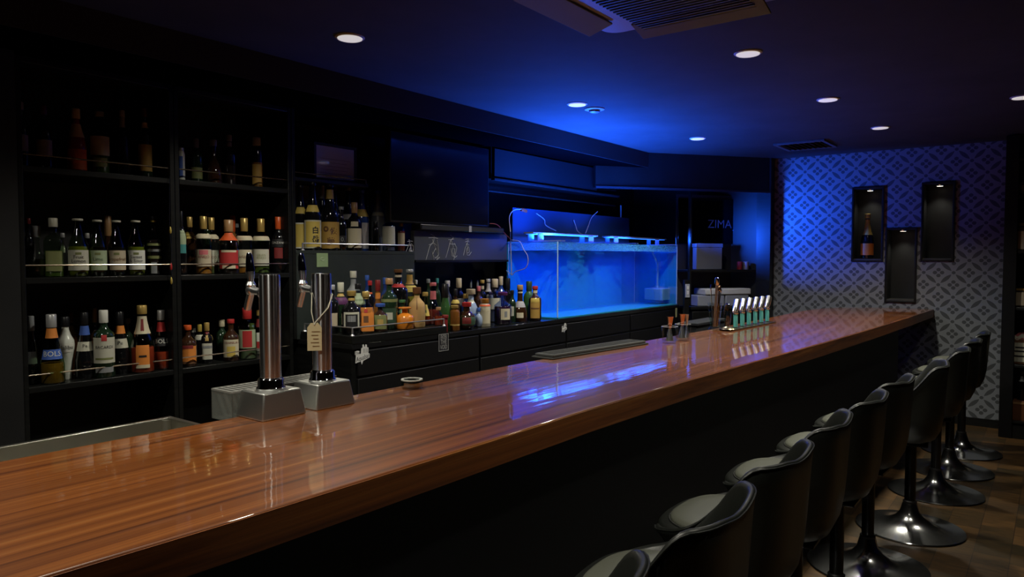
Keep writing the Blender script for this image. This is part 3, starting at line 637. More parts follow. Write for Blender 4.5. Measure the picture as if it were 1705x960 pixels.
for i in range(19): m.box(x0+i*.0203, x0+.008+i*.0203, y0+.010, y1-.010, 1.065, 1.070)
m.build('grate', mat('pale_grate', (.22,.22,.205), .35), t)
# paper tag on a string round the right column
tg = thing('paper_tag', (1.40, 1.75, 1.20), 'cream paper price tag with string hanging on the right beer tap', 'tag')
vd = Vector((1.420, 1.801, 0)) - Vector((0, 0, 0)); vd.normalize(); rt_ = Vector((vd.y, -vd.x, 0)); 
o = Vector((1.420, 1.801, 0)) - vd*.037 - rt_*.022
w2, zt_, zb_ = .021, 1.256, 1.172
pl = [(-w2, zb_), (w2, zb_), (w2, zt_-.014), (w2-.010, zt_), (-w2+.010, zt_), (-w2, zt_-.014)]
tv = [o + rt_*a + Vector((0,0,b)) for a, b in pl]; tv2 = [p_ + vd*.001 for p_ in tv]
pp = MB().add(tv + tv2, [tuple(range(6)), tuple(range(11, 5, -1))] + [(i, 6+i, 6+(i+1) % 6, (i+1) % 6) for i in range(6)]).build('tag_card', mat('cream_card', (.50,.42,.24), .8), tg)
k_ = mat('faded_tag_ink', (.22,.14,.06), .8)
m = MB()
for i in range(5): m.obox(o - vd*.0008 + rt_*(.004-(i % 2)*.003) + Vector((0,0,zt_-.026-i*.011)), rt_, vd, (0,0,1), .012-.002*(i % 3), .0003, .0011)
m.build('handwriting', k_, pp)
s0 = o + Vector((0,0,zt_-.006)) - vd*.001; c_ = Vector((1.420, 1.801, 0)); r_ = .0315
pts = [s0, s0 - rt_*.008 + Vector((0,0,.04)), c_ - rt_*r_*.9 - vd*.012 + Vector((0,0,1.345)), c_ - rt_*r_*.6 + vd*.022 + Vector((0,0,1.352)), c_ + rt_*r_*.7 + vd*.020 + Vector((0,0,1.352)), c_ + rt_*(r_+.001) - vd*.004 + Vector((0,0,1.340)), c_ + rt_*r_*.6 - vd*(r_*.85) + Vector((0,0,1.30)), s0 + rt_*.003 + Vector((0,0,.008)), s0]
MB().tube(pts, .0016, 6).build('string', mat('cream_string', (.60,.57,.45), .8), tg)

# ------------------------------------------------------------------ things on the counter
t = thing('ashtray', (1.79, 1.79, 1.0), 'small clear glass ashtray near the rear counter edge', 'ashtray')
GA = glass('ashtray_glass', (.72,.76,.72), .22, .08)
MB().lathe([(.034,0),(.038,.004),(.039,.020),(.036,.026),(.029,.026),(.025,.012),(.0,.010)], 12, (1.795, 1.79, 1.0005), capt=False).build('bowl', GA, t, angle=20)
MB().lathe([(.0385,.0262),(.0385,.030),(.030,.030),(.030,.0262)], 12, (1.795, 1.79, 1.0005)).build('rim', mat('frosted_rim', (.5,.52,.48), .3), t, angle=20)
t = thing('bar_mat', (3.06, 1.82, 1.0), 'dark grey ribbed rubber bar mat by the rear counter edge', 'bar mat')
ang = math.atan2(1.765-1.835, 3.44-2.67); mc = Vector((3.065, 1.805, 1.0)); ux_ = Vector((cos(ang), sin(ang), 0)); uy_ = Vector((-sin(ang), cos(ang), 0))
MB().obox(mc + Vector((0,0,.004)), ux_, uy_, (0,0,1), .400, .062, .0035).build('base', DGREY, t, bevel=.002)
MB().obox(mc + Vector((0,0,.014)), ux_, uy_, (0,0,1), .385, .054, .006).build('upper_pad', mat('lighter_rubber', (.060,.062,.060), .8, spec=.15), t, bevel=.003)
m = MB()
for i in range(42): m.obox(mc + ux_*(-.36+i*.0176) + Vector((0,0,.0208)), ux_, uy_, (0,0,1), .004, .040, .0009)
m.build('ribs', DGREY, t)
def tumbler(x, y, label):
    t = thing('glass_tumbler', (x, y, 1.0), label, 'glass', 'tumblers on the counter')
    MB().lathe([(.036,0),(.040,.003),(.0435,.088),(.0425,.090),(.0405,.088),(.0370,.014),(.0,.012)], 36, (x, y, 1.0005), capt=False).build('glass', CLEAR, t)
    MB().tube([(x+.0425*cos(a), y+.0425*sin(a), 1.0895) for a in [i*pi/18 for i in range(36)]], .0011, 5, True).build('rim', mat('bright_rim', (.5,.52,.56), .15), t)
    return t
def jigger(x, y, top, bot, label, tilt=0.0, h=.128, s=1.0):
    t = thing('jigger', (x, y, 1.013), label, 'jigger', 'jiggers standing in the tumblers')
    MB().lathe([(.020*s,0),(.019*s,.006),(.008*s,h*.50)], 24, (x, y, 1.0135)).build('lower_cup', bot, t)
    MB().lathe([(.008*s,h*.50),(.0175*s,h*.94),(.0195*s,h),(.0175*s,h),(.010*s,h*.75)], 24, (x, y, 1.0135), capt=True).build('upper_cup', top, t)
g1 = at_z(1115, 571, 1.0); g2 = at_z(1140, 567, 1.0); g2.y += .02
tumbler(g1.x, g1.y, 'clear glass tumbler with one copper-topped jigger, nearer of the two'); tumbler(g2.x+.02, g2.y, 'clear glass tumbler with two jiggers, farther of the two')
jigger(g1.x, g1.y, COPPER, SATIN, 'copper and steel hourglass jigger in the nearer tumbler')
jigger(g2.x+.008, g2.y, COPPER, SATIN, 'copper-topped jigger in the farther tumbler', h=.132)
jigger(g2.x+.045, g2.y-.012, mat('pale_metal', (.75,.72,.62), .3, 1), SATIN, 'pale slim jigger beside the copper one in the farther tumbler', h=.128, s=.55)
# tall glass of bar spoons
g3 = at_z(1190, 549, 1.0); gx, gy = g3.x, g3.y
t = thing('tall_glass', (gx, gy, 1.0), 'tall clear glass holding bar spoons and a muddler', 'glass')
MB().lathe([(.040,0),(.042,.003),(.036,.012),(.030,.020),(.033,.06),(.044,.17),(.0425,.17),(.031,.06),(.026,.024),(.0,.022)], 32, (gx, gy, 1.0005), capt=False).build('glass', CLEAR, t)
def rod(x, y, tx, ty, h, r, m_, top, label, name='bar_spoon', cat='bar spoon', grp='tools in the tall glass'):
    t = thing(name, (x, y, 1.024), label, cat, grp)
    MB().tube([(x, y, 1.024), (x+tx*.5, y+ty*.5, 1.024+h*.5), (x+tx, y+ty, 1.024+h)], r, 8).build('stem', m_, t)
    MB().lathe([(r,-.004),(top[0],.004),(top[0],top[1]),(top[0]*.6,top[1]+.006)], 14, (x+tx, y+ty, 1.024+h)).build('head', top[2], t)
rod(gx-.004, gy, .006, -.010, .262, .009, mat('dark_wood_stick', (.10,.06,.045), .4), (.014, .040, CHROME), 'thick dark muddler with chrome head, tallest in the tall glass', 'muddler', 'muddler')
rod(gx-.014, gy+.008, .0, .014, .235, .003, CHROME, (.005, .022, mat('blue_chrome', (.5,.6,.9), .1, 1)), 'thin silver spoon on the left in the tall glass')
rod(gx+.012, gy-.006, .020, -.018, .215, .003, CHROME, (.006, .014, CHROME), 'short thin spoon leaning right in the tall glass')
rod(gx+.004, gy-.012, .012, -.008, .225, .005, COPPER, (.012, .026, COPPER), 'copper spoon behind the muddler in the tall glass')
# rack of teal-handled tools with chrome heads
a = at_z(1212, 550, 1.0); b = at_z(1279, 537, 1.0); rd = (b-a).normalized(); rn = Vector((-rd.y, rd.x, 0)); L = (b-a).length
t = thing('tool_stand', tuple((a+b)/2), 'low dark stand with brass end carrying the row of bar tools', 'stand')
MB().obox((a+b)/2 + Vector((0,0,.005)), rd, rn, (0,0,1), L/2+.03, .045, .0045).build('plate', mat('dark_bronze', (.10,.07,.04), .25, .7), t, bevel=.002)
MB().lathe([(.048,0),(.040,.008),(.014,.016),(.0,.018)], 24, tuple(a - rd*.01 + Vector((0,0,.010))), capt=False).build('brass_foot', mat('brass', (.75,.60,.32), .2, 1), t)
TEAL = mat('teal_enamel', (.10,.42,.40), .2); proto = None
gl_ = thing('measuring_glass', tuple(a + Vector((0,0,.02))), 'slim clear glass vial with brass rim at the left end of the tool stand', 'glass')
MB().lathe([(.014,0),(.022,.03),(.024,.10),(.018,.125),(.0165,.125),(.022,.10),(.019,.03),(.0,.004)], 24, tuple(a - rd*.01 + Vector((0,0,.029))), capt=False).build('glass', CLEAR, gl_)
MB().lathe([(.019,0),(.019,.010),(.010,.018)], 20, tuple(a - rd*.01 + Vector((0,0,.154))).copy() if False else tuple(a - rd*.01 + Vector((0,0,.154)))).build('cap', CHROME, gl_)
ords = ['nearest', 'second', 'third', 'fourth', 'fifth', 'farthest']
for i in range(6):
    c = a + rd*(L*(.17+.160*i)) + Vector((0,0,.010))
    if proto is None:
        proto = thing('bar_tool', tuple(c), '', 'bar tool', 'teal-handled bar tools in a row')
        v0 = Vector((0,0,0))
        MB().obox((0,0,.044), rd, rn, (0,0,1), .0125, .011, .044).build('handle', TEAL, proto, bevel=.004, world=False)
        MB().lathe([(.016,0),(.018,.006),(.016,.014),(.012,.02)], 18, (0,0,.086)).build('ferrule', SATIN, proto, world=False)
        dv = (rd*.5 + Vector((0,0,.86))).normalized()
        MB().tube([Vector((0,0,.100)) - rd*.016, Vector((0,0,.125)) + rd*.000, Vector((0,0,.172)) + rd*.028], [.015, .020, .021], 16).build('head', SATIN, proto, world=False)
        MB().tube([Vector((0,0,.130)) - rd*.014, Vector((0,0,.104)) - rd*.036], [.010, .008], 12).build('lever', SATIN, proto, world=False)
        r_ = proto
    else:
        r_ = proto.copy(); COL.objects.link(r_); r_.location = c
        for ch in list(proto.children):
            q_ = ch.copy(); COL.objects.link(q_); q_.parent = r_
    r_['label'] = '%s of six teal-handled bar tools with chrome heads on the stand' % ords[i]
t = thing('bottle_bin', (4.6, 1.92, 0), 'dark grey bin just behind the rear counter edge, left of the tall glass', 'bin')
MB().box(4.46, 4.95, 1.86, 1.98, 0, 1.012).build('bin_body', mat('dark_bin', (.018,.020,.023), .8, spec=.1), t, bevel=.006)
MB().box(4.45, 4.96, 1.85, 1.99, 1.012, 1.030).build('rim', MATS['dark_bin'], t, bevel=.004)

# ================================================================== STOOLS
ST = [(1.01,.715,4), (1.55,.705,3), (2.085,.72,-2), (2.62,.72,2), (3.155,.70,0), (3.695,.685,-4), (4.36,.605,6), (5.13,.575,2), (5.73,.563,-2), (6.34,.55,0)]
ZS = .695
def se(phi, r, n):  # squarish ring
    c_, s_ = abs(cos(phi)), abs(sin(phi)); return r/((c_**n+s_**n)**(1/n))
def smooth(e0, e1, x): u_ = max(0, min(1, (x-e0)/(e1-e0))); return u_*u_*(3-2*u_)
def make_stool():
    t = thing('bar_stool', (0,0,0), '', 'bar stool', 'black bar stools along the counter')
    MB().lathe([(.262,0),(.265,.004),(.262,.009),(.21,.016),(.15,.027),(.10,.043),(.066,.066),(.046,.096),(.038,.128),(.034,.140)], 56).build('base', STOOLCH, t)
    MB().lathe([(.027,.13),(.027,.475)], 24).build('column', IRON, t)
    MB().lathe([(.034,.135),(.034,.150),(.028,.155)], 24).build('column_collar', BLK, t)
    MB().box(-.08, .08, -.08, .08, .462, .476).build('mounting_plate', IRON, t, bevel=.003)
    MB().tube([(.03,.0,.467),(.12,.02,.462),(.20,.03,.452)], .006, 8).build('lever', CHROME, t)
    # bucket shell: outer skin, rolled rim, inner skin
    A = math.radians(146); NP = 52
    def rim(phi):
        a_ = abs(phi); up = .905 - .012*smooth(.0, .5, .55-a_)
        lo = .700 - .035*smooth(math.radians(105), A, a_)
        return up*(1-smooth(math.radians(48), math.radians(118), a_)) + lo*smooth(math.radians(48), math.radians(118), a_)
    m = MB(); cols = []
    for i in range(NP+1):
        phi = -A + 2*A*i/NP; R_ = rim(phi); d = Vector((sin(phi), -cos(phi), 0)); pr = []
        back = 0
        outer = [(.03,.478),(.10,.482),(.155,.505),(.185,.555),(.200,.620)]
        for r, z in outer: pr.append((r, z))
        for f_ in (.25,.55,.85): pr.append((.202+.022*f_+.022*back*f_, .620+(R_-.620-.012)*f_))
        ro = .226
        pr += [(ro+.001, R_-.009), (ro-.003, R_-.001), (ro-.010, R_+.002), (ro-.019, R_-.002), (ro-.024, R_-.013)]
        for f_ in (.7,.35): pr.append((.190+.006*f_+.018*back*f_, .640+(R_-.640)*f_))
        pr += [(.180,.640),(.10,.632)]
        fl = smooth(.5, .9, 0); cols.append([(lambda q_: Vector((q_.x, q_.y*(1-.27*smooth(-.05, .6, cos(phi))), z)))(d*se(phi, r, 3.4 if r > .16 else 2.2)) for r, z in pr])
    K = len(cols[0]); m.v = [tuple(p_) for c_ in cols for p_ in c_]
    for i in range(NP):
        for j in range(K-1): m.f.append((i*K+j, i*K+j+1, (i+1)*K+j+1, (i+1)*K+j))
    m.f.append(tuple(range(K))); m.f.append(tuple(reversed([NP*K+j for j in range(K)])))
    m.build('shell', LEATHER, t, angle=75)
    # piping along the shell rim
    pth = [cols[i][8] + Vector((0,0,.004)) for i in range(NP+1)]
    MB().tube(pth, .0022, 6).build('piping', LEATHER, t)
    m = MB(); off = (0, .048, 0)
    m.lathe([(.165,.622),(.198,.632),(.208,.650),(.206,.668),(.196,.678),(.15,.680)], 56, off, sq=2.7, sy=.88).build('seat', LEATHER, t, angle=80)
    ps = MB().lathe([(.168,.676),(.172,.682),(.168,.690),(.155,.6965),(.11,.6995),(.05,.700),(.0,.700)], 56, off, sq=2.7, sy=.88, capt=False).build('seat_pad', LIT_SEATL, t, angle=80)
    n_ = 56; MB().tube([(se(2*pi*i/n_, .174, 2.7)*cos(2*pi*i/n_), .048+.88*se(2*pi*i/n_, .174, 2.7)*sin(2*pi*i/n_), .680) for i in range(n_)], .0032, 6, True).build('seam', LEATHER, t)
    return t
SL = ['black bar stool at the bottom edge, only the tip of its backrest showing', 'nearest black bar stool whose seat is visible, by the bottom of the photo',
      'second black bar stool with visible seat, just beyond the nearest one', 'third black bar stool with visible seat, counting from the camera', 'fourth black bar stool with visible seat, counting from the camera',
      'fifth black bar stool with visible seat, its base half hidden at the bottom', 'black bar stool in the middle of the far group, with a broad bright chrome base',
      'fourth black bar stool from the far wall', 'next-to-last black bar stool before the wallpaper wall', 'farthest black bar stool, right before the wallpaper wall']
SL[6] = 'fourth black bar stool from the far wall, with the brightest chrome base'; SL[7] = 'third black bar stool from the far wall'
s0_ = make_stool()
for i, (x, y, r) in enumerate(ST):
    if i == 0: o = s0_
    else:
        o = s0_.copy(); COL.objects.link(o)
        for ch in list(s0_.children):
            q_ = ch.copy(); COL.objects.link(q_); q_.parent = o
    o.location = (x, y, 0); o.rotation_euler = (0, 0, math.radians(r)); o['label'] = SL[i]
for o in D.objects:
    if o.parent and o.parent.get('category') == 'bar stool': o.matrix_parent_inverse = Matrix.Identity(4)

# ================================================================== BOTTLES
SHAPES = {
 'spirit': [(0,.92),(.015,1),(.60,1),(.66,.90),(.71,.55),(.76,.36),(1,.33)],
 'wine': [(0,.95),(.02,1),(.58,1),(.66,.82),(.72,.50),(.78,.36),(1,.34)],
 'slope': [(0,.95),(.02,1),(.40,1),(.52,.86),(.66,.55),(.78,.38),(1,.33)],
 'cone': [(0,.95),(.02,1),(.28,.98),(.52,.70),(.68,.46),(.80,.36),(1,.34)],
 'cordial': [(0,.86),(.02,.94),(.10,1),(.45,1),(.55,.90),(.72,.58),(.86,.36),(.93,.30),(1,.34)],
 'urn': [(0,.50),(.03,.55),(.28,.72),(.50,.98),(.56,1),(.62,.94),(.72,.56),(.80,.40),(1,.38)],
 'jug': [(0,.55),(.04,.72),(.18,.96),(.34,1),(.50,.90),(.62,.60),(.68,.36),(1,.32)],
 'squat': [(0,.92),(.03,1),(.50,1),(.60,.92),(.68,.58),(.74,.34),(1,.32)],
 'sake': [(0,.95),(.015,1),(.50,1),(.58,.88),(.66,.62),(.76,.42),(.92,.34),(1,.34)],
 'champagne': [(0,.95),(.02,1),(.36,1),(.48,.88),(.62,.56),(.76,.38),(.92,.31),(1,.35)],
 'decanter': [(0,.90),(.03,1),(.30,.92),(.48,.62),(.58,.38),(.80,.34),(1,.36)],
 'tube': [(0,.95),(.02,1),(.74,1),(.80,.85),(.84,.55),(.87,.45),(1,.43)],
 'can': [(0,.9),(.03,1),(.80,1),(.88,.80),(.92,.62),(1,.60)],
}
def pr_r(shape, u_):
    P = SHAPES[shape]
    for (a_, ra), (b_, rb) in zip(P, P[1:]):
        if u_ <= b_: return ra + (rb-ra)*(u_-a_)/(b_-a_)
    return P[-1][1]
GC = {'black': mat('black_bottle_glass', (.006,.006,.007), .08, coat=.5), 'brown': mat('brown_bottle_glass', (.035,.014,.006), .07, coat=.5),
      'dkgreen': mat('dark_green_bottle_glass', (.012,.028,.014), .08, coat=.5), 'green': mat('green_bottle_glass', (.035,.10,.03), .10, coat=.5),
      'bluegl': mat('blue_bottle_glass', (.02,.05,.22), .10, coat=.5), 'grey': mat('grey_frosted_bottle', (.16,.17,.20), .35), 'white': mat('white_bottle', (.60,.62,.56), .22),
      'red': mat('red_bottle_glass', (.22,.02,.02), .1, coat=.5), 'kraft': mat('kraft_wrapped', (.50,.31,.12), .8), 'orange': mat('orange_ceramic', (.75,.24,.02), .18, coat=.5),
      'amber': mat('amber_bottle_glass', (.18,.07,.015), .08, coat=.5), 'porcelain': mat('blue_white_porcelain', (.30,.38,.55), .15, coat=.6), 'stone': mat('stoneware', (.50,.46,.34), .35)}
CLR = {'clear': glass('clear_bottle_glass', (.80,.83,.80), .05, .03), 'cleargreen': glass('pale_green_bottle_glass', (.55,.68,.50), .05, .03), 'clearblue': glass('pale_blue_bottle_glass', (.55,.62,.85), .06, .03)}
CC = dict(cream=(.60,.54,.38), white=(.66,.66,.60), yellow=(.62,.46,.10), gold=(.50,.34,.10), orange=(.72,.24,.04), red=(.45,.03,.03), dkred=(.20,.02,.02), black=(.01,.01,.012), green=(.06,.18,.06),
          blue=(.05,.12,.45), grey=(.25,.26,.27), brown=(.16,.07,.03), mustard=(.45,.27,.06), pink=(.55,.14,.16), lilac=(.42,.40,.42), silver=(.5,.5,.5), ivory=(.55,.54,.44), beige=(.50,.42,.30), olive=(.20,.22,.08), cork=(.42,.24,.11), orangered=(.65,.10,.02),
          purple=(.10,.02,.10), teal=(.05,.25,.25), dkgreen=(.03,.07,.04), palegreen=(.36,.44,.28), amberl=(.35,.14,.02), yellowl=(.35,.30,.04), redl=(.40,.05,.02), darkl=(.02,.012,.012), greenl=(.12,.15,.04), clearl=(.2,.2,.18), purpl=(.06,.012,.03))
def cm(c, kind='label'):
    return mat('%s_%s' % (c, kind), CC[c], {'label': .6, 'cap': .3, 'liquid': .12, 'ink': .5}[kind], {'cap': .35}.get(kind, 0) if c in ('gold', 'silver', 'yellow') else 0, coat=.4 if kind == 'liquid' else 0)
def arc(m, cx, cy, zb, shape, H, R, u0, u1, a0, half, sq=2.0, off=.0009, n=18, rows=4, shear=0):
    b = len(m.v)
    for j in range(rows+1):
        u_ = u0+(u1-u0)*j/rows
        for i in range(n+1):
            a_ = a0 - half + 2*half*i/n
            if sq == 2.0: r = R*pr_r(shape, u_)+off
            else: r = (R*pr_r(shape, u_)+off)/((abs(cos(a_-a0))**sq+abs(sin(a_-a0))**sq)**(1/sq))
            m.v.append((cx+r*cos(a_), cy+r*sin(a_), zb+H*(u_+shear*(i/n-.5))))
    for j in range(rows):
        for i in range(n): q_ = b+j*(n+1)+i; m.f.append((q_, q_+1, q_+n+2, q_+n+1))
def bottle(x, yt, wpx, Y, zb, shape, gls, liq=None, lab=None, neck=None, cap=None, label='', group='', sq=2.0, extra=None, name='liquor_bottle', cat='bottle', plane='Y', turn=0):
    p_ = at_y(x, yt, Y) if plane == 'Y' else at_x(x, yt, Y)
    H = p_.z - zb; dep = (p_-CP).dot(FW); R = wpx/2*dep/F; cx, cy = p_.x, p_.y
    if sq != 2.0: R *= .93
    t = thing(name, (cx, cy, zb), label, cat, group); a0 = math.atan2(-cy, -cx) + turn; P = SHAPES[shape]
    ch, cc, cr = cap if cap else (0, None, 1)
    hg = 1-ch
    pts = [(u_, r) for u_, r in P if u_ < hg-.01] + [(hg, pr_r(shape, hg))]
    # refine
    prof = []
    for (u0, r0), (u1, r1) in zip(pts, pts[1:]):
        prof.append((r0, u0))
        if abs(r1-r0) > .12:
            for f_ in (.33, .66): prof.append((r0+(r1-r0)*f_, u0+(u1-u0)*f_))
    prof.append((pts[-1][1], pts[-1][0]))
    gm = GC.get(gls) or CLR[gls]
    n_ = 24
    MB().lathe([(r*R, u_*H) for r, u_ in prof], n_, (cx, cy, zb+.0005), sq=sq, rot=a0).build('body', gm, t, angle=50)
    if liq and gls in CLR:
        lv, lc = liq
        lp_ = [(r*R*.90, max(u_, .012)*H) for r, u_ in prof if u_ < lv] + [(pr_r(shape, lv)*R*.90, lv*H)]
        MB().lathe(lp_, n_, (cx, cy, zb+.0005), sq=sq, rot=a0).build('liquid', cm(lc, 'liquid'), t, angle=50)
    lo = None
    if lab:
        u0, u1, c_ = lab[:3]; half = lab[5] if len(lab) > 5 else 1.15
        m = MB(); arc(m, cx, cy, zb, shape, H, R, u0, u1, a0, half, sq); lo = m.build('label', cm(c_), t, angle=60)
        if len(lab) > 3 and lab[3]:
            sz = (u1-u0)*H; txt, ic = lab[3], lab[4]; fs_ = lab[6] if len(lab) > 6 else .3; zc = lab[7] if len(lab) > 7 else .55
            vs, fs = text_geo(txt, sz*fs_); um = u0+(u1-u0)*zc; m = MB(); out = []
            for vx, vy, _ in vs:
                uu = um + vy/H; rr = R*pr_r(shape, min(max(uu, 0), 1))+.0018; a_ = a0 + vx/rr
                if sq != 2.0: rr = rr/((abs(cos(a_-a0))**sq+abs(sin(a_-a0))**sq)**(1/sq)); a_ = a0 + math.atan(vx/rr)*1.0
                out.append((cx+rr*cos(a_), cy+rr*sin(a_), zb+uu*H))
            m.add(out, fs).build('lettering', cm(ic, 'ink'), lo, angle=60)
    if neck:
        for nk in (neck if isinstance(neck, list) else [neck]):
            m = MB(); arc(m, cx, cy, zb, shape, H, R, nk[0], nk[1], a0, pi, 2.0, off=.0011, n=24); m.build('neck_label', cm(nk[2]), t, angle=60)
    if cap:
        rr = pr_r(shape, hg)*R*cr + .001
        MB().lathe([(rr*.96, hg*H), (rr, hg*H+.002), (rr, H-.002), (rr*.9, H)], 20, (cx, cy, zb+.0005)).build('cap', cm(cc, 'cap'), t, angle=50)
    if extra:
        for kind, u0, u1, c_, half in extra:
            m = MB(); arc(m, cx, cy, zb, shape, H, R, u0, u1, a0, half, sq, off=.0016, n=12); m.build(kind, cm(c_), t, angle=60)
    return t
B = bottle
# ---- leftmost shelf unit
G = 'bottles on the top board of the leftmost shelf'
B(34,170,20,3.56,ZT,'wine','dkgreen',lab=(.25,.50,'grey'),cap=(.12,'grey',1.1),label='dim dark bottle, leftmost on the top board of the leftmost shelf',group=G)
B(72,176,24,3.56,ZT,'wine','black',lab=(.22,.46,'grey'),cap=(.14,'purple',1.1),label='dim dark bottle with a grey label, second on the top board of the leftmost shelf',group=G)
B(126,181,30,3.58,ZT,'slope','red',lab=(.05,.36,'orangered'),neck=(.55,.76,'cream'),cap=(.16,'cream',1.1),label='dim red sloping bottle with a pale neck on the top left board',group=G)
B(165,186,30,3.58,ZT,'spirit','cleargreen',liq=(.4,'greenl'),lab=(.30,.60,'ivory'),cap=(.08,'grey',1.3),label='dim clear bottle with pale ornate pattern on the top left board',group=G,extra=[('ornament',.12,.26,'olive',.7)])
B(203,184,20,3.56,ZT,'wine','black',neck=(.74,.90,'grey'),cap=(.10,'silver',1.1),label='slim black bottle with grey neck on the top left board, second from its right end',group=G)
B(240,181,22,3.56,ZT,'spirit','dkgreen',lab=(.10,.48,'mustard'),neck=(.72,.80,'cream'),cap=(.12,'brown',1.15),label='dim bottle with a mustard label, rightmost on the top left board',group=G)
G = 'bottles on the middle board of the leftmost shelf'
B(47,363,16,3.72,ZM,'wine','black',cap=(.10,'dkred',1.1),label='nearly black bottle at the left end of the middle left board, at the back',group=G)
B(59,376,30,3.60,ZM,'decanter','clear',liq=(.35,'greenl'),cap=(.22,'grey',1.3),label='dim glass decanter, leftmost on the middle left board',group=G)
B(88,363,31,3.55,ZM,'spirit','cleargreen',liq=(.45,'greenl'),lab=(.10,.44,'olive',None,None,.75),neck=None,cap=(.15,'ivory',1.25),label='square greenish bottle with a tall white cap, on the middle left board',group=G,sq=3.2)
B(104,388,14,3.66,ZM,'spirit','clear',liq=(.3,'clearl'),lab=(.55,.80,'ivory',None,None,.5),cap=(.10,'silver',1.2),label='narrow clear bottle with a small white label behind the white-capped square bottle',group=G)
LB = 'dkgreen'
for x, yt, lc, lq, tx, ic, lb in ((129,364,'ivory','yellowl','Fruit\nLemon','black','cordial bottle with white cap and round cream label, holding yellow liquid'),
                              (161.5,366,'palegreen','darkl','Lime','dkgreen','cordial bottle with a greenish round label reading Lime'),
                              (193,367,'beige','darkl','Grapefruit','brown','cordial bottle with a beige round label with brown lettering'),
                              (225.5,367,'white','yellowl','Sweet\n& Sour','black','cordial bottle with a whitish round label and dark script, rightmost of the four')):
    B(x,yt,31 if x < 140 else 28,3.53,ZM,'cordial','cleargreen',liq=(.52,lq),lab=(.11,.46,lc,tx,ic,1.2,.24),cap=(.035,'ivory',1.55),label=lb,group=G,extra=[('emblem',.38,.42,'olive',.28)])
B(179,359,11,3.72,ZM,'wine','brown',cap=(.34,'cork',1.15),label='bottle with a long brown stopper, behind the four cordial bottles',group=G)
B(145,388,16,3.70,ZM,'squat','clear',liq=(.4,'amberl'),lab=(.2,.5,'grey'),cap=(.12,'silver',1.2),label='small clear bottle glimpsed between the first two cordial bottles',group=G)
B(255,360,26,3.56,ZM,'squat','clear',liq=(.6,'darkl'),lab=(.03,.22,'grey',None,None,.35),neck=(.90,.93,'yellow'),cap=(.06,'black',1.2),label='dark faceted bottle with a thin yellow neck ring, rightmost on the middle left board',group=G,sq=3.0,extra=[('facets',.28,.33,'olive',.9),('facets',.40,.44,'grey',.9),('facets',.50,.54,'olive',.9)])
G = 'bottles on the lower board of the leftmost shelf'
B(51,526,22,3.56,ZL,'cone','black',lab=(.30,.48,'grey',None,None,.8),cap=(.22,'grey',1.1),label='dark bottle with a small greyish label, leftmost on the lower left board',group=G)
B(85,523,37,3.50,ZL,'cone','cleargreen',liq=(.30,'amberl'),lab=(.36,.50,'blue','BOLS','white',1.1,.75),neck=(.66,.80,'orange'),cap=(.19,'silver',1.1),label='conical clear bottle with a blue band label, orange neck band and amber liquid',group=G)
B(108,527,27,3.57,ZL,'urn','white',lab=(.44,.58,'white','Malibu','black',1.0,.62),cap=(.16,'black',1.15),label='opaque white bulging bottle with a black cap and script lettering',group=G)
B(117,521,20,3.70,ZL,'spirit','brown',neck=(.66,.80,'gold'),cap=(.16,'brown',1.15),label='brown bottle with a gold neck band, behind the white bulging bottle',group=G)
B(140,520,31,3.54,ZL,'cone','black',lab=(.42,.56,'ivory','Pe','black',1.25,.5),neck=(.66,.80,'blue'),cap=(.18,'black',1.0),label='dark conical bottle with a cream band label and blue neck',group=G)
B(157,513,18,3.68,ZL,'wine','brown',lab=(.2,.5,'darkl' if False else 'brown'),cap=(.22,'gold',1.2),label='bottle with a gold and cream neck foil behind the large cream rum label',group=G)
B(172,516,32,3.50,ZL,'spirit','dkgreen',lab=(.22,.60,'ivory','BACARDI','black',1.25,.16,.62),cap=(.19,'white',1.15),label='rum bottle with a big cream label, round red seal and white cap',group=G,extra=[('seal',.55,.64,'red',.25),('lower_label',.08,.16,'grey',.9),('landscape',.27,.30,'olive',.9)])
B(199,519,31,3.55,ZL,'cone','black',lab=(.42,.57,'ivory','Pe','black',1.25,.55),neck=(.65,.78,'orange'),cap=(.20,'black',1.0),label='dark conical bottle with a cream band label and orange neck',group=G)
B(213,530,16,3.68,ZL,'wine','dkgreen',cap=(.10,'grey',1.15),label='dim grey-capped bottle behind the orange-necked conical bottle',group=G)
B(236,508,38,3.50,ZL,'champagne','clear',liq=(.38,'redl'),lab=(.08,.42,'orange',None,None,.55),neck=[(.58,.84,'cream')],cap=(.13,'gold',1.15),label='sloping clear bottle with an orange drop-shaped label and red liquid',group=G,extra=[('lower_label',.08,.13,'cream',.55),('emblem',.24,.27,'black',.3),('neck_stripe',.62,.80,'dkred',.25)])
B(253,512,18,3.68,ZL,'spirit','dkgreen',cap=(.16,'grey',1.15),label='dim bottle with a grey cap behind the red-necked conical one',group=G)
B(268,516,29,3.53,ZL,'cone','clear',liq=(.30,'redl'),lab=(.40,.54,'black','BOLS','white',1.1,.72),neck=(.64,.80,'red'),cap=(.17,'silver',1.1),label='red-necked conical bottle with white capitals, rightmost on the lower left board',group=G)
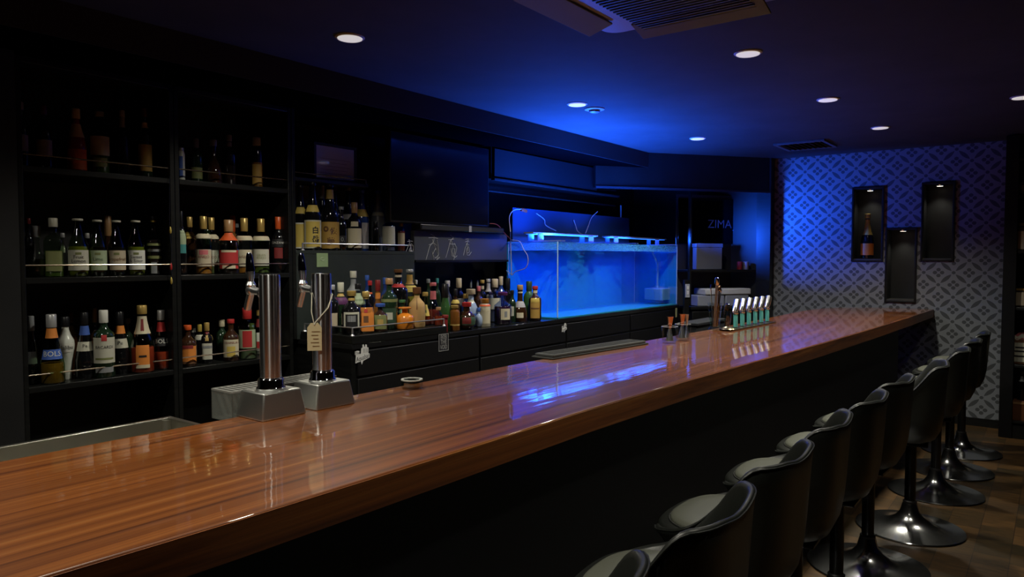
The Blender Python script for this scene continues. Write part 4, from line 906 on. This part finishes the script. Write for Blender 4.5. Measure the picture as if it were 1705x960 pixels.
# ---- second shelf unit
G = 'bottles on the top board of the second shelf'; Z2 = ZT+.0
cn = B(301,246,12,3.53,ZT,'can','white',lab=(.10,.74,'blue',None,None,.45),cap=(.10,'silver',1.0),label='slim white and blue can at the left end of the second top board',group=G)
B(326,231,20,3.58,ZT,'spirit','dkgreen',lab=(.1,.35,'olive'),cap=(.20,'grey',1.15),label='dim dark bottle beside the white and blue can',group=G)
B(355,233,26,3.55,ZT,'decanter','brown',cap=(.14,'grey',1.2),label='dim brown decanter-shaped bottle on the second top board',group=G)
B(381,225,22,3.58,ZT,'spirit','clear',liq=(.4,'darkl'),neck=(.78,.86,'grey'),cap=(.12,'grey',1.15),label='dim clear-shouldered bottle, second from the right on the second top board',group=G)
B(427,229,20,3.54,ZT,'tube','clear',liq=(.50,'amberl'),lab=(.06,.46,'mustard',None,None,.8),cap=(.16,'ivory',1.15),label='amber bottle with a pale cap, standing alone at the right on the second top board',group=G)
G = 'bottles on the middle board of the second shelf'
B(301,352,17,3.53,ZM,'wine','black',lab=(.48,.70,'palegreen',None,None,1.0),cap=(.24,'black',.8),label='black bottle with a pourer and grey-green tag, leftmost on the second middle board',group=G,extra=[('pale_tag',.34,.48,'teal',.9)])
B(315,361,22,3.62,ZM,'spirit','brown',neck=(.62,.74,'yellow'),cap=(.18,'gold',1.15),label='dark bottle with a gold cap and yellow neck tag beside the pourer bottle',group=G)
B(344,355,16,3.74,ZM,'wine','dkgreen',cap=(.12,'grey',1.15),label='grey-capped bottle peeping out between two gold-capped ones',group=G)
B(351,362,25,3.60,ZM,'spirit','clear',liq=(.35,'greenl'),lab=(.14,.42,'ivory','AÑEJO','brown',.95,.22),neck=(.62,.70,'cream'),cap=(.22,'gold',1.15),label='gold-capped bottle with green and cream label, second of the pair on the second middle board',group=G)
B(338,360,27,3.52,ZM,'spirit','clear',liq=(.35,'amberl'),lab=(.14,.43,'beige','AÑEJO','dkred',1.0,.22),neck=(.62,.70,'cream'),cap=(.22,'gold',1.15),label='gold-capped bottle with red and cream label, first of the pair on the second middle board',group=G,extra=[('label_band',.34,.42,'pink',.5)])
B(387,359,14,3.70,ZM,'wine','amber',cap=(.28,'orangered',1.15),label='bottle with an orange-brown neck behind the cork-stoppered one',group=G)
B(380,366,35,3.52,ZM,'squat','clear',liq=(.30,'darkl'),lab=(.10,.44,'red',None,None,.95),neck=[(.62,.76,'orangered')],cap=(.22,'cork',1.2),label='broad bottle with a cream stopper, copper neck and red shield label',group=G,extra=[('label_edge',.10,.16,'cream',.6),('label_edge',.40,.44,'cream',.7)])
B(394,372,16,3.72,ZM,'wine','black',cap=(.08,'grey',1.15),label='black bottle just left of the third gold-capped bottle, at the back',group=G)
B(406,363,27,3.54,ZM,'spirit','clear',liq=(.3,'amberl'),lab=(.13,.43,'cream','AÑEJO','brown',1.0,.22),neck=(.60,.68,'cream'),cap=(.24,'gold',1.2),label='gold-capped bottle with cream label directly behind the left tap handle',group=G)
B(442,356,17,3.70,ZM,'wine','black',neck=(.76,.82,'grey'),cap=(.12,'grey',1.15),label='tall black bottle with a grey cap, behind the rightmost cream-labelled bottle',group=G)
B(434,364,28,3.53,ZM,'spirit','cleargreen',liq=(.3,'greenl'),lab=(.14,.44,'ivory','GRAN\nAÑEJO','olive',1.05,.20),neck=(.60,.68,'cream'),cap=(.24,'gold',1.15),label='rightmost of the gold-capped bottles, with a pale green label',group=G)
B(463,361,23,3.54,ZM,'wine','black',lab=(.46,.60,'black','CINZANO','white',1.1,.40),cap=(.22,'orangered',1.2),label='black vermouth bottle with an orange-red cap and white lettering',group=G,extra=[('diagonal_label',.26,.45,'dkred',.6)])
G = 'bottles on the lower board of the second shelf'
B(322,536,16,3.70,ZL,'spirit','black',neck=(.74,.84,'white'),cap=(.08,'black',1.15),label='black bottle with a white neck band, behind the orange-labelled one',group=G)
B(332,540,16,3.66,ZL,'spirit','black',neck=(.58,.72,'ivory'),cap=(.20,'yellow',1.25),label='dark bottle with a yellow cap on the second lower board',group=G)
B(312,541,28,3.52,ZL,'squat','brown',lab=(.07,.50,'orange',None,None,1.1),cap=(.12,'orangered',1.3),label='stout brown bottle with an arched orange label, leftmost on the second lower board',group=G,extra=[('label_arch',.44,.52,'dkred',.6),('label_foot',.07,.13,'brown',1.0)])
B(344,537,19,3.54,ZL,'spirit','black',lab=(.10,.50,'ivory',None,None,.9),neck=[(.56,.70,'gold'),(.72,.78,'dkred')],cap=(.20,'gold',1.25),label='black square bottle with a tilted white label and gold cap',group=G,sq=3.0,extra=[('label_stripe',.38,.44,'grey',.9)])
B(369,532,20,3.66,ZL,'wine','dkgreen',cap=(.18,'cream',1.25),label='dark green bottle with a cream cap, behind the red-capped liqueur',group=G)
B(384,531,26,3.52,ZL,'squat','brown',lab=(.10,.52,'cream','DRAMBUIE','dkred',1.1,.16,.82),cap=(.10,'red',1.3),label='round-shouldered dark liqueur bottle with a cream label and a short red cap',group=G,extra=[('label_panel',.12,.36,'yellow',.5)])
B(419,538,18,3.66,ZL,'wine','dkgreen',cap=(.2,'olive',1.2),label='olive-capped bottle behind the clear red-labelled bottle',group=G)
B(411,512,30,3.52,ZL,'spirit','cleargreen',liq=(.45,'clearl'),lab=(.22,.58,'palegreen',None,None,1.0),cap=(.22,'red',1.3),label='tall clear bottle with a red cap and red picture label, left of the nearer tap',group=G,extra=[('picture_label',.24,.56,'red',.5)])
B(430,516,14,3.62,ZL,'slope','clear',liq=(.4,'clearl'),lab=(.10,.50,'white',None,None,.8),neck=(.62,.80,'dkred'),cap=(.12,'gold',1.15),label='slim bottle with red and white neck just left of the nearer tap column',group=G,extra=[('label_spot',.15,.30,'red',.5)])
B(474,548,16,3.62,ZL,'wine','black',cap=(.2,'purple',1.15),label='dark bottle just right of the nearer tap column',group=G)
# ---- sake shelf
G = 'bottles on the sake shelf'; Z3 = 1.498
B(557,311,24,3.70,Z3,'sake','black',cap=(.06,'purple',1.1),label='tall dark bottle at the back, right of the mustard-labelled sake',group=G)
B(536,306,22,3.70,Z3,'sake','black',neck=(.78,.98,'grey'),cap=(.02,'grey',1.1),label='tall bottle with a greyish neck, behind the pair of yellow-labelled sakes',group=G)
B(500,308,25,3.62,Z3,'sake','black',lab=(.03,.42,'yellow',None,None,1.0),cap=(.05,'black',1.2),label='tall black sake bottle with yellow labels, leftmost and partly hidden',group=G,extra=[('neck_label',.56,.66,'yellow',.8),('label_border',.03,.05,'white',1.0),('label_border',.40,.42,'white',1.0)])
B(520,303,29,3.54,Z3,'sake','black',lab=(.03,.44,'ivory',None,None,1.15),cap=(.05,'black',1.2),label='tall black sake bottle with a white and yellow label and two large black characters',group=G,extra=[('label_panel',.05,.42,'yellow',.85),('neck_label',.56,.66,'yellow',.9)])
c = at_y(528, 388, 3.50); _v = Vector((c.x, c.y, 0)).normalized(); _r = Vector((_v.y, -_v.x, 0))
sk = [o for o in D.objects if o.get('label', '').startswith('tall black sake bottle with a white and yellow')][0]; skl = [o for o in sk.children if o.name.startswith('label')][0]
def curved_text(txt, t_, size, u_, xo, matl, parent):
    cx, cy = t_.location.x, t_.location.y; a0 = math.atan2(-cy, -cx); vs, fs = text_geo(txt, size, size*.028); out = []
    R_ = parent['r']
    for vx, vy, _ in vs:
        a_ = a0 + (vx+xo)/R_; out.append((cx+R_*cos(a_), cy+R_*sin(a_), u_+vy))
    MB().add(out, fs).build('lettering', matl, parent, angle=60)
dep = (Vector((sk.location.x, sk.location.y, 1.6))-CP).dot(FW); skl['r'] = 29/2*dep/F+.003
curved_text('白', sk, .043, at_y(528, 384.5, 3.54).z, .016, INK, skl); curved_text('岳', sk, .043, at_y(528, 399, 3.54).z, .016, INK, skl)
B(549,307,31,3.55,Z3,'sake','black',lab=(.03,.43,'mustard',None,None,1.2),neck=(.78,.92,'gold'),cap=(.04,'black',1.2),label='tall black sake bottle with a mustard label and brush characters',group=G)
sk = [o for o in D.objects if o.get('label', '').startswith('tall black sake bottle with a mustard')][0]; skl = [o for o in sk.children if o.name.startswith('label')][0]; skl['r'] = 31/2*dep/F+.003
KB = mat('brown_brush_ink', (.12,.05,.02), .6)
curved_text('佐', sk, .044, at_y(557, 386, 3.55).z, .020, KB, skl); curved_text('藤', sk, .048, at_y(550, 403, 3.55).z, .004, KB, skl); curved_text('◎', sk, .040, at_y(541, 382, 3.55).z, -.026, KB, skl)
B(580,313,24,3.68,Z3,'sake','black',neck=(.50,.58,'lilac'),cap=(.05,'grey',1.2),label='tall black bottle behind the cream-labelled one, with a small pale neck patch',group=G)
B(568,344,18,3.52,Z3,'wine','black',lab=(.14,.34,'black','10.','grey',.9,.7),cap=(.07,'grey',1.3),label='small black bottle with the number 10 in grey, in front on the sake shelf',group=G)
B(612,318,20,3.72,Z3,'sake','black',cap=(.05,'black',1.2),label='tall black bottle at the back, between the blue-necked and the grey-blue one',group=G)
B(602,316,24,3.62,Z3,'sake','bluegl',lab=(.04,.46,'lilac',None,None,1.1),neck=(.56,.68,'yellow'),cap=(.05,'blue',1.2),label='tall blue-necked bottle with a round yellow neck label',group=G)
B(590,337,24,3.51,Z3,'wine','black',lab=(.06,.46,'cream',None,None,1.15),neck=None,cap=(.22,'cork',1.15),label='black bottle with a plain cream label and a small square neck tag',group=G,extra=[('neck_label',.50,.60,'cream',.5)])
B(629,317,24,3.63,Z3,'sake','grey',neck=(.58,.64,'ivory'),cap=(.06,'blue',1.3),label='tall frosted grey-blue bottle, rightmost of the tall sakes',group=G)
B(625,369,12,3.54,Z3,'tube','black',cap=(.14,'black',1.1),label='small black bottle in front of the frosted grey-blue one',group=G)
B(637,386,12,3.60,Z3,'spirit','clear',liq=(.3,'clearl'),lab=(.3,.7,'ivory'),cap=(.1,'silver',1.1),label='small clear bottle half behind the white-labelled clear one',group=G)
B(647,352,22,3.51,Z3,'spirit','clearblue',liq=(.1,'clearl'),lab=(.16,.62,'ivory',None,None,1.2),neck=(.72,.78,'grey'),cap=(.14,'ivory',1.3),label='clear bluish bottle with a white cap and white label near the shelf end',group=G)
B(668,364,14,3.51,Z3,'wine','clearblue',liq=(.62,'redl'),lab=(.20,.56,'beige',None,None,.9),cap=(.24,'gold',1.25),label='small dark red bottle with a gold cap, at the right end of the sake shelf',group=G)
# ---- tray
G = 'bottles on the raised tray'; Z4 = 1.036
B(553,474,22,3.22,Z4,'spirit','black',lab=(.16,.42,'beige',None,None,.8),cap=(.1,'silver',1.1),label='black bottle squeezed against the right tap column',group=G)
B(567,470,24,3.24,Z4,'spirit','dkgreen',neck=[(.56,.70,'purple'),(.72,.78,'gold')],cap=(.20,'ivory',1.2),label='dark bottle with a cream cap and purple neck seal, back row of the tray',group=G)
B(588,451,24,3.34,Z4,'spirit','clear',liq=(.4,'clearl'),neck=(.66,.86,'grey'),cap=(.12,'ivory',1.25),label='tall bottle with a silvery white neck, back row of the tray',group=G)
B(596,472,23,3.22,Z4,'spirit','clear',liq=(.5,'darkl'),neck=(.56,.80,'palegreen'),cap=(.12,'black',1.25),label='bottle with a black cap and pale green neck label, middle row of the tray',group=G)
B(585,484,33,3.09,Z4,'squat','black',lab=(.16,.52,'ivory',None,None,.85),neck=[(.78,.84,'gold')],cap=(.12,'gold',1.35),label='round black bottle with a gold cap and a horseshoe-shaped light outline',group=G,extra=[('label_inside',.16,.47,'darkl' if False else 'black',.62),('small_label',.30,.44,'grey',.4)])
B(611,458,15,3.34,Z4,'wine','bluegl',cap=(.10,'blue',1.2),label='blue-necked bottle at the back above the orange label',group=G)
B(616,467,15,3.26,Z4,'wine','black',neck=[(.72,.76,'orangered')],cap=(.10,'red',1.2),label='dark bottle with red rings at the neck, behind the orange label',group=G)
B(609,485,29,3.08,Z4,'squat','clear',liq=(.55,'amberl'),lab=(.05,.62,'orange',None,None,1.0),neck=(.82,.88,'gold'),cap=(.14,'gold',1.3),label='square bottle with a bright orange label and a round dark portrait',group=G,sq=3.4,extra=[('portrait',.26,.42,'brown',.28),('seal',.50,.58,'red',.2)])
B(641,462,17,3.34,Z4,'wine','bluegl',cap=(.14,'blue',1.2),label='blue bottle at the back between the red-topped and the cork-topped ones',group=G)
B(629,466,22,3.18,Z4,'decanter','amber',neck=[(.62,.74,'orange')],cap=(.22,'dkred',1.1),label='dark bottle with a long dark red stopper and amber neck',group=G)
B(633,505,24,3.07,Z4,'squat','brown',lab=(.10,.60,'olive',None,None,1.0),cap=(.12,'blue',2.0),label='low dark jar-like bottle with ornate label, in front of the red-topped one',group=G,extra=[('ornament',.25,.45,'gold',.4)])
B(648,463,27,3.12,Z4,'spirit','dkgreen',lab=(.14,.42,'dkgreen',None,None,1.0),neck=[(.54,.60,'olive')],cap=(.12,'cork',1.3),label='grey-green bottle with a dark label and a light cork, front row of the tray',group=G,extra=[('emblem',.20,.34,'ivory',.4)])
B(663,448,32,3.28,Z4,'spirit','black',neck=[(.68,.74,'red'),(.86,.90,'beige')],cap=(.06,'brown',1.3),label='large black bottle with a red neck band behind the orange jug',group=G)
B(682,448,27,3.33,Z4,'spirit','clear',liq=(.5,'yellowl'),neck=[(.72,.90,'mustard'),(.58,.70,'yellow')],cap=(.06,'silver',1.3),label='tall bottle with gold neck foil and a yellow square, behind the paper-wrapped bottle',group=G)
B(692,466,13,3.38,Z4,'wine','black',cap=(.10,'ivory',1.3),label='small black bottle with a round white top at the back of the tray',group=G)
B(713,464,13,3.38,Z4,'wine','dkgreen',cap=(.10,'grey',1.3),label='thin dark bottle with a grey top at the back of the tray',group=G)
B(728,463,12,3.38,Z4,'wine','dkgreen',cap=(.12,'teal',1.1),label='thin green bottle, rightmost at the back of the tray',group=G)
B(670,499,21,3.15,Z4,'jug','dkgreen',lab=(.30,.70,'green',None,None,.7),cap=(.10,'green',1.6),label='round bottle with a green and cream label above the orange jug',group=G,extra=[('label_side',.30,.70,'ivory',.25)])
B(674,511,29,3.065,Z4,'squat','orange',lab=(.30,.62,'orange',None,None,.5),cap=(.08,'orange',2.2),label='glossy orange ceramic jug in the middle of the tray',group=G)
B(708,486,22,3.15,Z4,'decanter','clear',liq=(.4,'redl'),lab=(.28,.62,'yellow',None,None,.8),cap=(.12,'gold',1.2),label='bottle with a yellow label partly hidden by the paper-wrapped one',group=G,extra=[('label_mark',.38,.46,'olive',.3)])
B(694,478,27,3.09,Z4,'squat','kraft',neck=[(.80,.84,'olive')],cap=(.16,'brown',1.5),label='bottle wrapped in brown paper gathered at the neck',group=G,extra=[('fold',.45,.76,'brown',.06)])
B(721,470,26,3.13,Z4,'decanter','clearblue',liq=(.36,'redl'),neck=[(.60,.80,'pink')],cap=(.08,'pink',1.15),label='crystal decanter with a pink neck and orange-red liquid, right end of the tray',group=G)
B(730,511,14,3.06,Z4,'squat','clear',liq=(.5,'redl'),cap=(.16,'cork',1.7),label='little bottle with a cork cap and red liquid, front right of the tray',group=G)
# ---- back counter right of the tray
G = 'bottles on the back counter left of the aquarium'; Z5 = .991
B(745,467,15,3.36,Z5,'wine','grey',cap=(.14,'lilac',1.5),label='bottle with a bluish white round top, behind the green champagne-shaped bottle',group=G)
B(758,481,16,3.24,Z5,'wine','brown',neck=(.62,.72,'yellow'),cap=(.18,'black',1.15),label='dark bottle with a gold neck ring, right of the green champagne-shaped one',group=G)
B(741,472,22,3.12,Z5,'champagne','green',lab=(.26,.34,'ivory',None,None,.35),cap=(.30,'black',1.05),label='green champagne-shaped bottle with a small oval label, at the tray corner',group=G)
B(757,508,17,3.07,Z5,'tube','amber',neck=None,cap=(.12,'gold',1.6),label='small amber bottle with a gold top beside the red-capped round one',group=G,extra=[('band',.20,.26,'gold',1.2)])
B(741,524,9,3.045,Z5,'tube','red',cap=(.2,'dkred',1.4),label='tiny red miniature at the foot of the tray corner',group=G)
B(764,463,20,3.28,Z5,'spirit','clearblue',liq=(.5,'clearl'),lab=(.36,.58,'lilac',None,None,1.0),cap=(.20,'beige',1.25),label='clear bluish bottle with a light cork, back row left of the aquarium',group=G)
for x, lb in ((784, 'thin grey-topped bottle deep in the recess, left one'), (795, 'thin grey-topped bottle deep in the recess, right one')):
    B(x,466,10,3.60,Z5,'wine','black',cap=(.2,'grey',1.0),label=lb,group=G)
B(775,489,17,3.22,Z5,'wine','bluegl',cap=(.14,'gold',1.3),label='small bluish bottle with a gold cap behind the red-capped round one',group=G)
B(784,481,26,3.16,Z5,'jug','porcelain',neck=(.64,.72,'ivory'),cap=(.14,'beige',1.7),label='blue and white porcelain decanter with a pointed beige stopper',group=G,extra=[('painted_band',.30,.36,'blue',1.2)])
B(777,503,30,3.065,Z5,'jug','brown',lab=(.18,.52,'dkgreen',None,None,1.2),cap=(.16,'red',1.45),label='round dark glazed bottle with a bright red cap',group=G,extra=[('painted_patch',.22,.46,'dkred',.5)])
B(797,476,16,3.34,Z5,'spirit','brown',cap=(.14,'pink',1.2),label='dark bottle with a pinkish cap behind the stoneware jug',group=G)
B(803,466,16,3.38,Z5,'spirit','black',neck=(.78,.86,'beige'),cap=(.08,'gold',1.3),label='black bottle with a gold-topped neck behind the stoneware jug',group=G)
B(813,464,17,3.36,Z5,'spirit','clearblue',liq=(.3,'clearl'),lab=(.40,.62,'ivory'),neck=(.70,.90,'lilac'),cap=(.08,'silver',1.2),label='bottle with a tall silvery neck and small white label, back row',group=G)
B(797,512,14,3.10,Z5,'jug','porcelain',cap=(.2,'blue',1.2),label='small blue and white porcelain bottle between the red-capped and stoneware ones',group=G)
B(807,497,19,3.085,Z5,'tube','stone',neck=[(.74,.80,'orangered')],lab=(.12,.60,'cream',None,None,1.1),cap=(.16,'amberl',1.3),label='cream stoneware jug with amber shoulder and a cork-coloured cap',group=G)
B(824,464,22,3.26,Z5,'spirit','clearblue',liq=(.3,'clearl'),lab=(.30,.56,'ivory',None,None,1.1),cap=(.20,'beige',1.3),label='clear bottle with a long light cork, left of the tank corner',group=G)
B(834,460,16,3.30,Z5,'wine','bluegl',cap=(.20,'beige',1.2),label='blue-green bottle with a beige top, tallest left of the tank corner',group=G)
B(837,486,30,3.09,Z5,'squat','clearblue',liq=(.56,'purpl'),lab=(.16,.50,'cream',None,None,.55),cap=(.10,'purple',1.6),label='broad bottle half full of dark purple liquid with a cream square label',group=G,turn=.35,extra=[('print',.24,.42,'grey',.16)])
B(853,483,13,3.14,Z5,'wine','dkgreen',lab=(.2,.5,'ivory',None,None,.4),cap=(.14,'black',1.1),label='small dark green bottle just right of the purple-filled one',group=G)
B(846,463,14,3.24,Z5,'wine','black',cap=(.26,'black',1.1),label='slim black bottle in front of the left tank edge',group=G)
B(866,474,24,3.11,Z5,'decanter','brown',lab=(.12,.26,'cream',None,None,.5),neck=[(.78,.82,'ivory'),(.40,.56,'lilac')],cap=(.14,'cork',1.15),label='broad-bottomed brown decanter with an oval cream label, before the tank glass',group=G)
B(881,468,19,3.20,Z5,'wine','green',cap=(.26,'dkgreen',1.08),label='slim green wine bottle in front of the tank glass',group=G)
B(891,476,21,3.085,Z5,'spirit','brown',lab=(.08,.66,'mustard',None,None,.8),neck=[(.80,.88,'cream')],cap=(.10,'red',1.25),label='dark brown bitters bottle with a tall yellow-brown label, nearest the tank',group=G,extra=[('label_stripe',.34,.38,'brown',.7),('label_top',.54,.66,'yellow',.75)])
# champagne in the niche
B(1445,356,20,XW+.085,1.448,'champagne','black',lab=(.08,.34,'orange',None,None,1.3),neck=[(.53,.88,'yellow')],cap=(.10,'yellow',1.35),label='champagne bottle with gold foil and orange label standing in the niche',group='bottle in the niche',plane='X')

# hanging cord with small fishing floats between the shelf units
t = thing('float_cord', (1.846, 3.44, 1.9), 'thin black cord with small yellow and red floats hung on the shelf post', 'cord')
zs_ = [at_y(284, y_, 3.43).z for y_ in (292, 383, 447, 460)]; xx = at_y(284, 400, 3.43).x
MB().tube([(xx+.01, 3.445, zs_[0]), (xx, 3.43, zs_[0]-.05), (xx-.004, 3.43, zs_[1]), (xx+.004, 3.43, (zs_[1]+zs_[2])/2), (xx, 3.43, zs_[2]), (xx+.006, 3.43, zs_[3]-.03)], .0016, 6).build('cord', BLK, t)
for z, c_, nm in ((zs_[1], 'yellow', 'float'), (zs_[2]+.01, 'red', 'float'), (zs_[3]-.02, 'yellow', 'float')):
    MB().lathe([(.001,-.018),(.005,-.012),(.006,0),(.004,.010),(.001,.018)], 12, (xx, 3.43, z)).build(nm, cm(c_, 'cap'), t)

# ================================================================== CABINET AT THE RIGHT EDGE
t = thing('display_cabinet', (7.2, 0, 0), 'tall black open cabinet at the right edge of the photo with jars and boxes', 'cabinet')
CX = 7.05; CY1 = .355; CY0 = -.75
MB().box(CX, XW-.002, CY1-.09, CY1, 0, ZC-.01).build('side_panel', CABF, t, bevel=.003); MB().box(CX, XW-.002, CY0, CY0+.03, 0, ZC-.01).build('side_panel', BOARD, t, bevel=.003)
MB().box(XW-.02, XW-.002, CY0+.03, CY1-.09, 0, ZC-.01).build('back_panel', BOARD, t); MB().box(CX+.01, XW-.02, CY0+.03, CY1-.09, 0, .14).build('plinth', BOARD, t)
ZR = [at_x(1700, y_, CX+.08).z for y_ in (325, 417, 511, 606, 702)]
for z in ZR + [2.25]: MB().box(CX+.01, XW-.02, CY0+.03, CY1-.09, z-.022, z).build('shelf_board', BOARD, t, bevel=.002)
def on(xp, d=.10): return at_x(xp, 430, CX+d)
G = 'things in the right edge cabinet'
def jar(xp, i, h, r, c1, c2, lb, hl=(.1,.8)):
    p_ = on(xp); z = ZR[i]; q_ = thing('jar', (p_.x, p_.y, z), lb, 'jar', G)
    MB().lathe([(r*.95,0),(r,.003),(r,h*.82),(r*.8,h*.9)], 24, (p_.x, p_.y, z+.0005)).build('body', mat('jar_dark', (.05,.045,.03), .2), q_)
    MB().lathe([(r+.001,h*hl[0]),(r+.001,h*hl[1])], 24, (p_.x, p_.y, z+.0005)).build('label', cm(c1), q_)
    MB().lathe([(r*.85,h*.9),(r*.85,h)], 24, (p_.x, p_.y, z+.0005)).build('lid', cm(c2, 'cap'), q_)
jar(1700, 0, .10, .05, 'grey', 'grey', 'grey-labelled jar on the top visible shelf of the right edge cabinet')
jar(1702, 1, .22, .07, 'beige', 'olive', 'stout jar with a beige label in the right edge cabinet, below the grey one', (.05,.70))
jar(1702, 2, .15, .055, 'beige', 'mustard', 'smaller jar with a beige label, third shelf of the right edge cabinet')
p_ = on(1698); bxx = thing('framed_box', (p_.x, p_.y, ZR[3]), 'cream lettered box with brown frame in the right edge cabinet', 'box', G)
MB().box(p_.x-.03, p_.x+.06, p_.y-.10, p_.y+.045, ZR[3], ZR[3]+.20).build('box_body', cm('brown'), bxx, bevel=.004)
MB().box(p_.x-.034, p_.x-.03, p_.y-.085, p_.y+.032, ZR[3]+.02, ZR[3]+.175).build('face_label', cm('ivory'), bxx)
for i, z in enumerate((.13, .10, .06)): MB().box(p_.x-.036, p_.x-.034, p_.y-.05, p_.y+.012+.006*i, ZR[3]+z, ZR[3]+z+.012).build('print_line', cm('black', 'ink'), bxx)
q_ = thing('folded_cloth', (p_.x, p_.y, ZR[3]+.201), 'crumpled red and white cloth lying on the cream lettered box', 'cloth', G)
m = MB()
NX = 12
m.add([(p_.x-.03+.085*i/NX, p_.y-.09+.13*j/NX, ZR[3]+.203+.05*max(0, sin(pi*i/NX))*max(0, sin(pi*j/NX))*(.8+.3*sin(i*1.7+j*2.1))) for j in range(NX+1) for i in range(NX+1)],
      [(j*(NX+1)+i, j*(NX+1)+i+1, (j+1)*(NX+1)+i+1, (j+1)*(NX+1)+i) for j in range(NX) for i in range(NX)]); m.build('fabric', cm('pink'), q_, angle=90)
m = MB(); m.add([(p_.x-.031, p_.y-.05+.085*i/8, ZR[3]+.205+.012*sin(i)) for i in range(9)] + [(p_.x-.020, p_.y-.05+.085*i/8, ZR[3]+.235+.012*sin(i)) for i in range(9)], [(i, i+1, i+10, i+9) for i in range(8)]); m.build('pale_fold', cm('ivory'), q_)
p_ = on(1699); bb = thing('wooden_box', (p_.x, p_.y, ZR[4]), 'orange-brown box on the lowest shelf of the right edge cabinet', 'box', G)
MB().box(p_.x-.03, p_.x+.08, p_.y-.12, p_.y+.055, ZR[4], ZR[4]+.17).build('box_body', mat('orange_brown_wood', (.16,.055,.02), .5), bb, bevel=.004)
MB().box(p_.x-.034, p_.x-.03, p_.y-.11, p_.y+.045, ZR[4]+.145, ZR[4]+.160).build('lid_edge', cm('cork'), bb)
MB().lathe([(.012,0),(.013,.003),(.0,.004)], 14, (p_.x-.0, p_.y-.02, ZR[4]+.171), capt=False).build('knob', cm('brown'), bb)
B(1702,618,12,CX+.12,ZR[4]+.172,'wine','black',neck=(.66,.85,'grey'),cap=(.1,'grey',1.1),label='small dark bottle standing on the orange-brown box',group=G,plane='X')
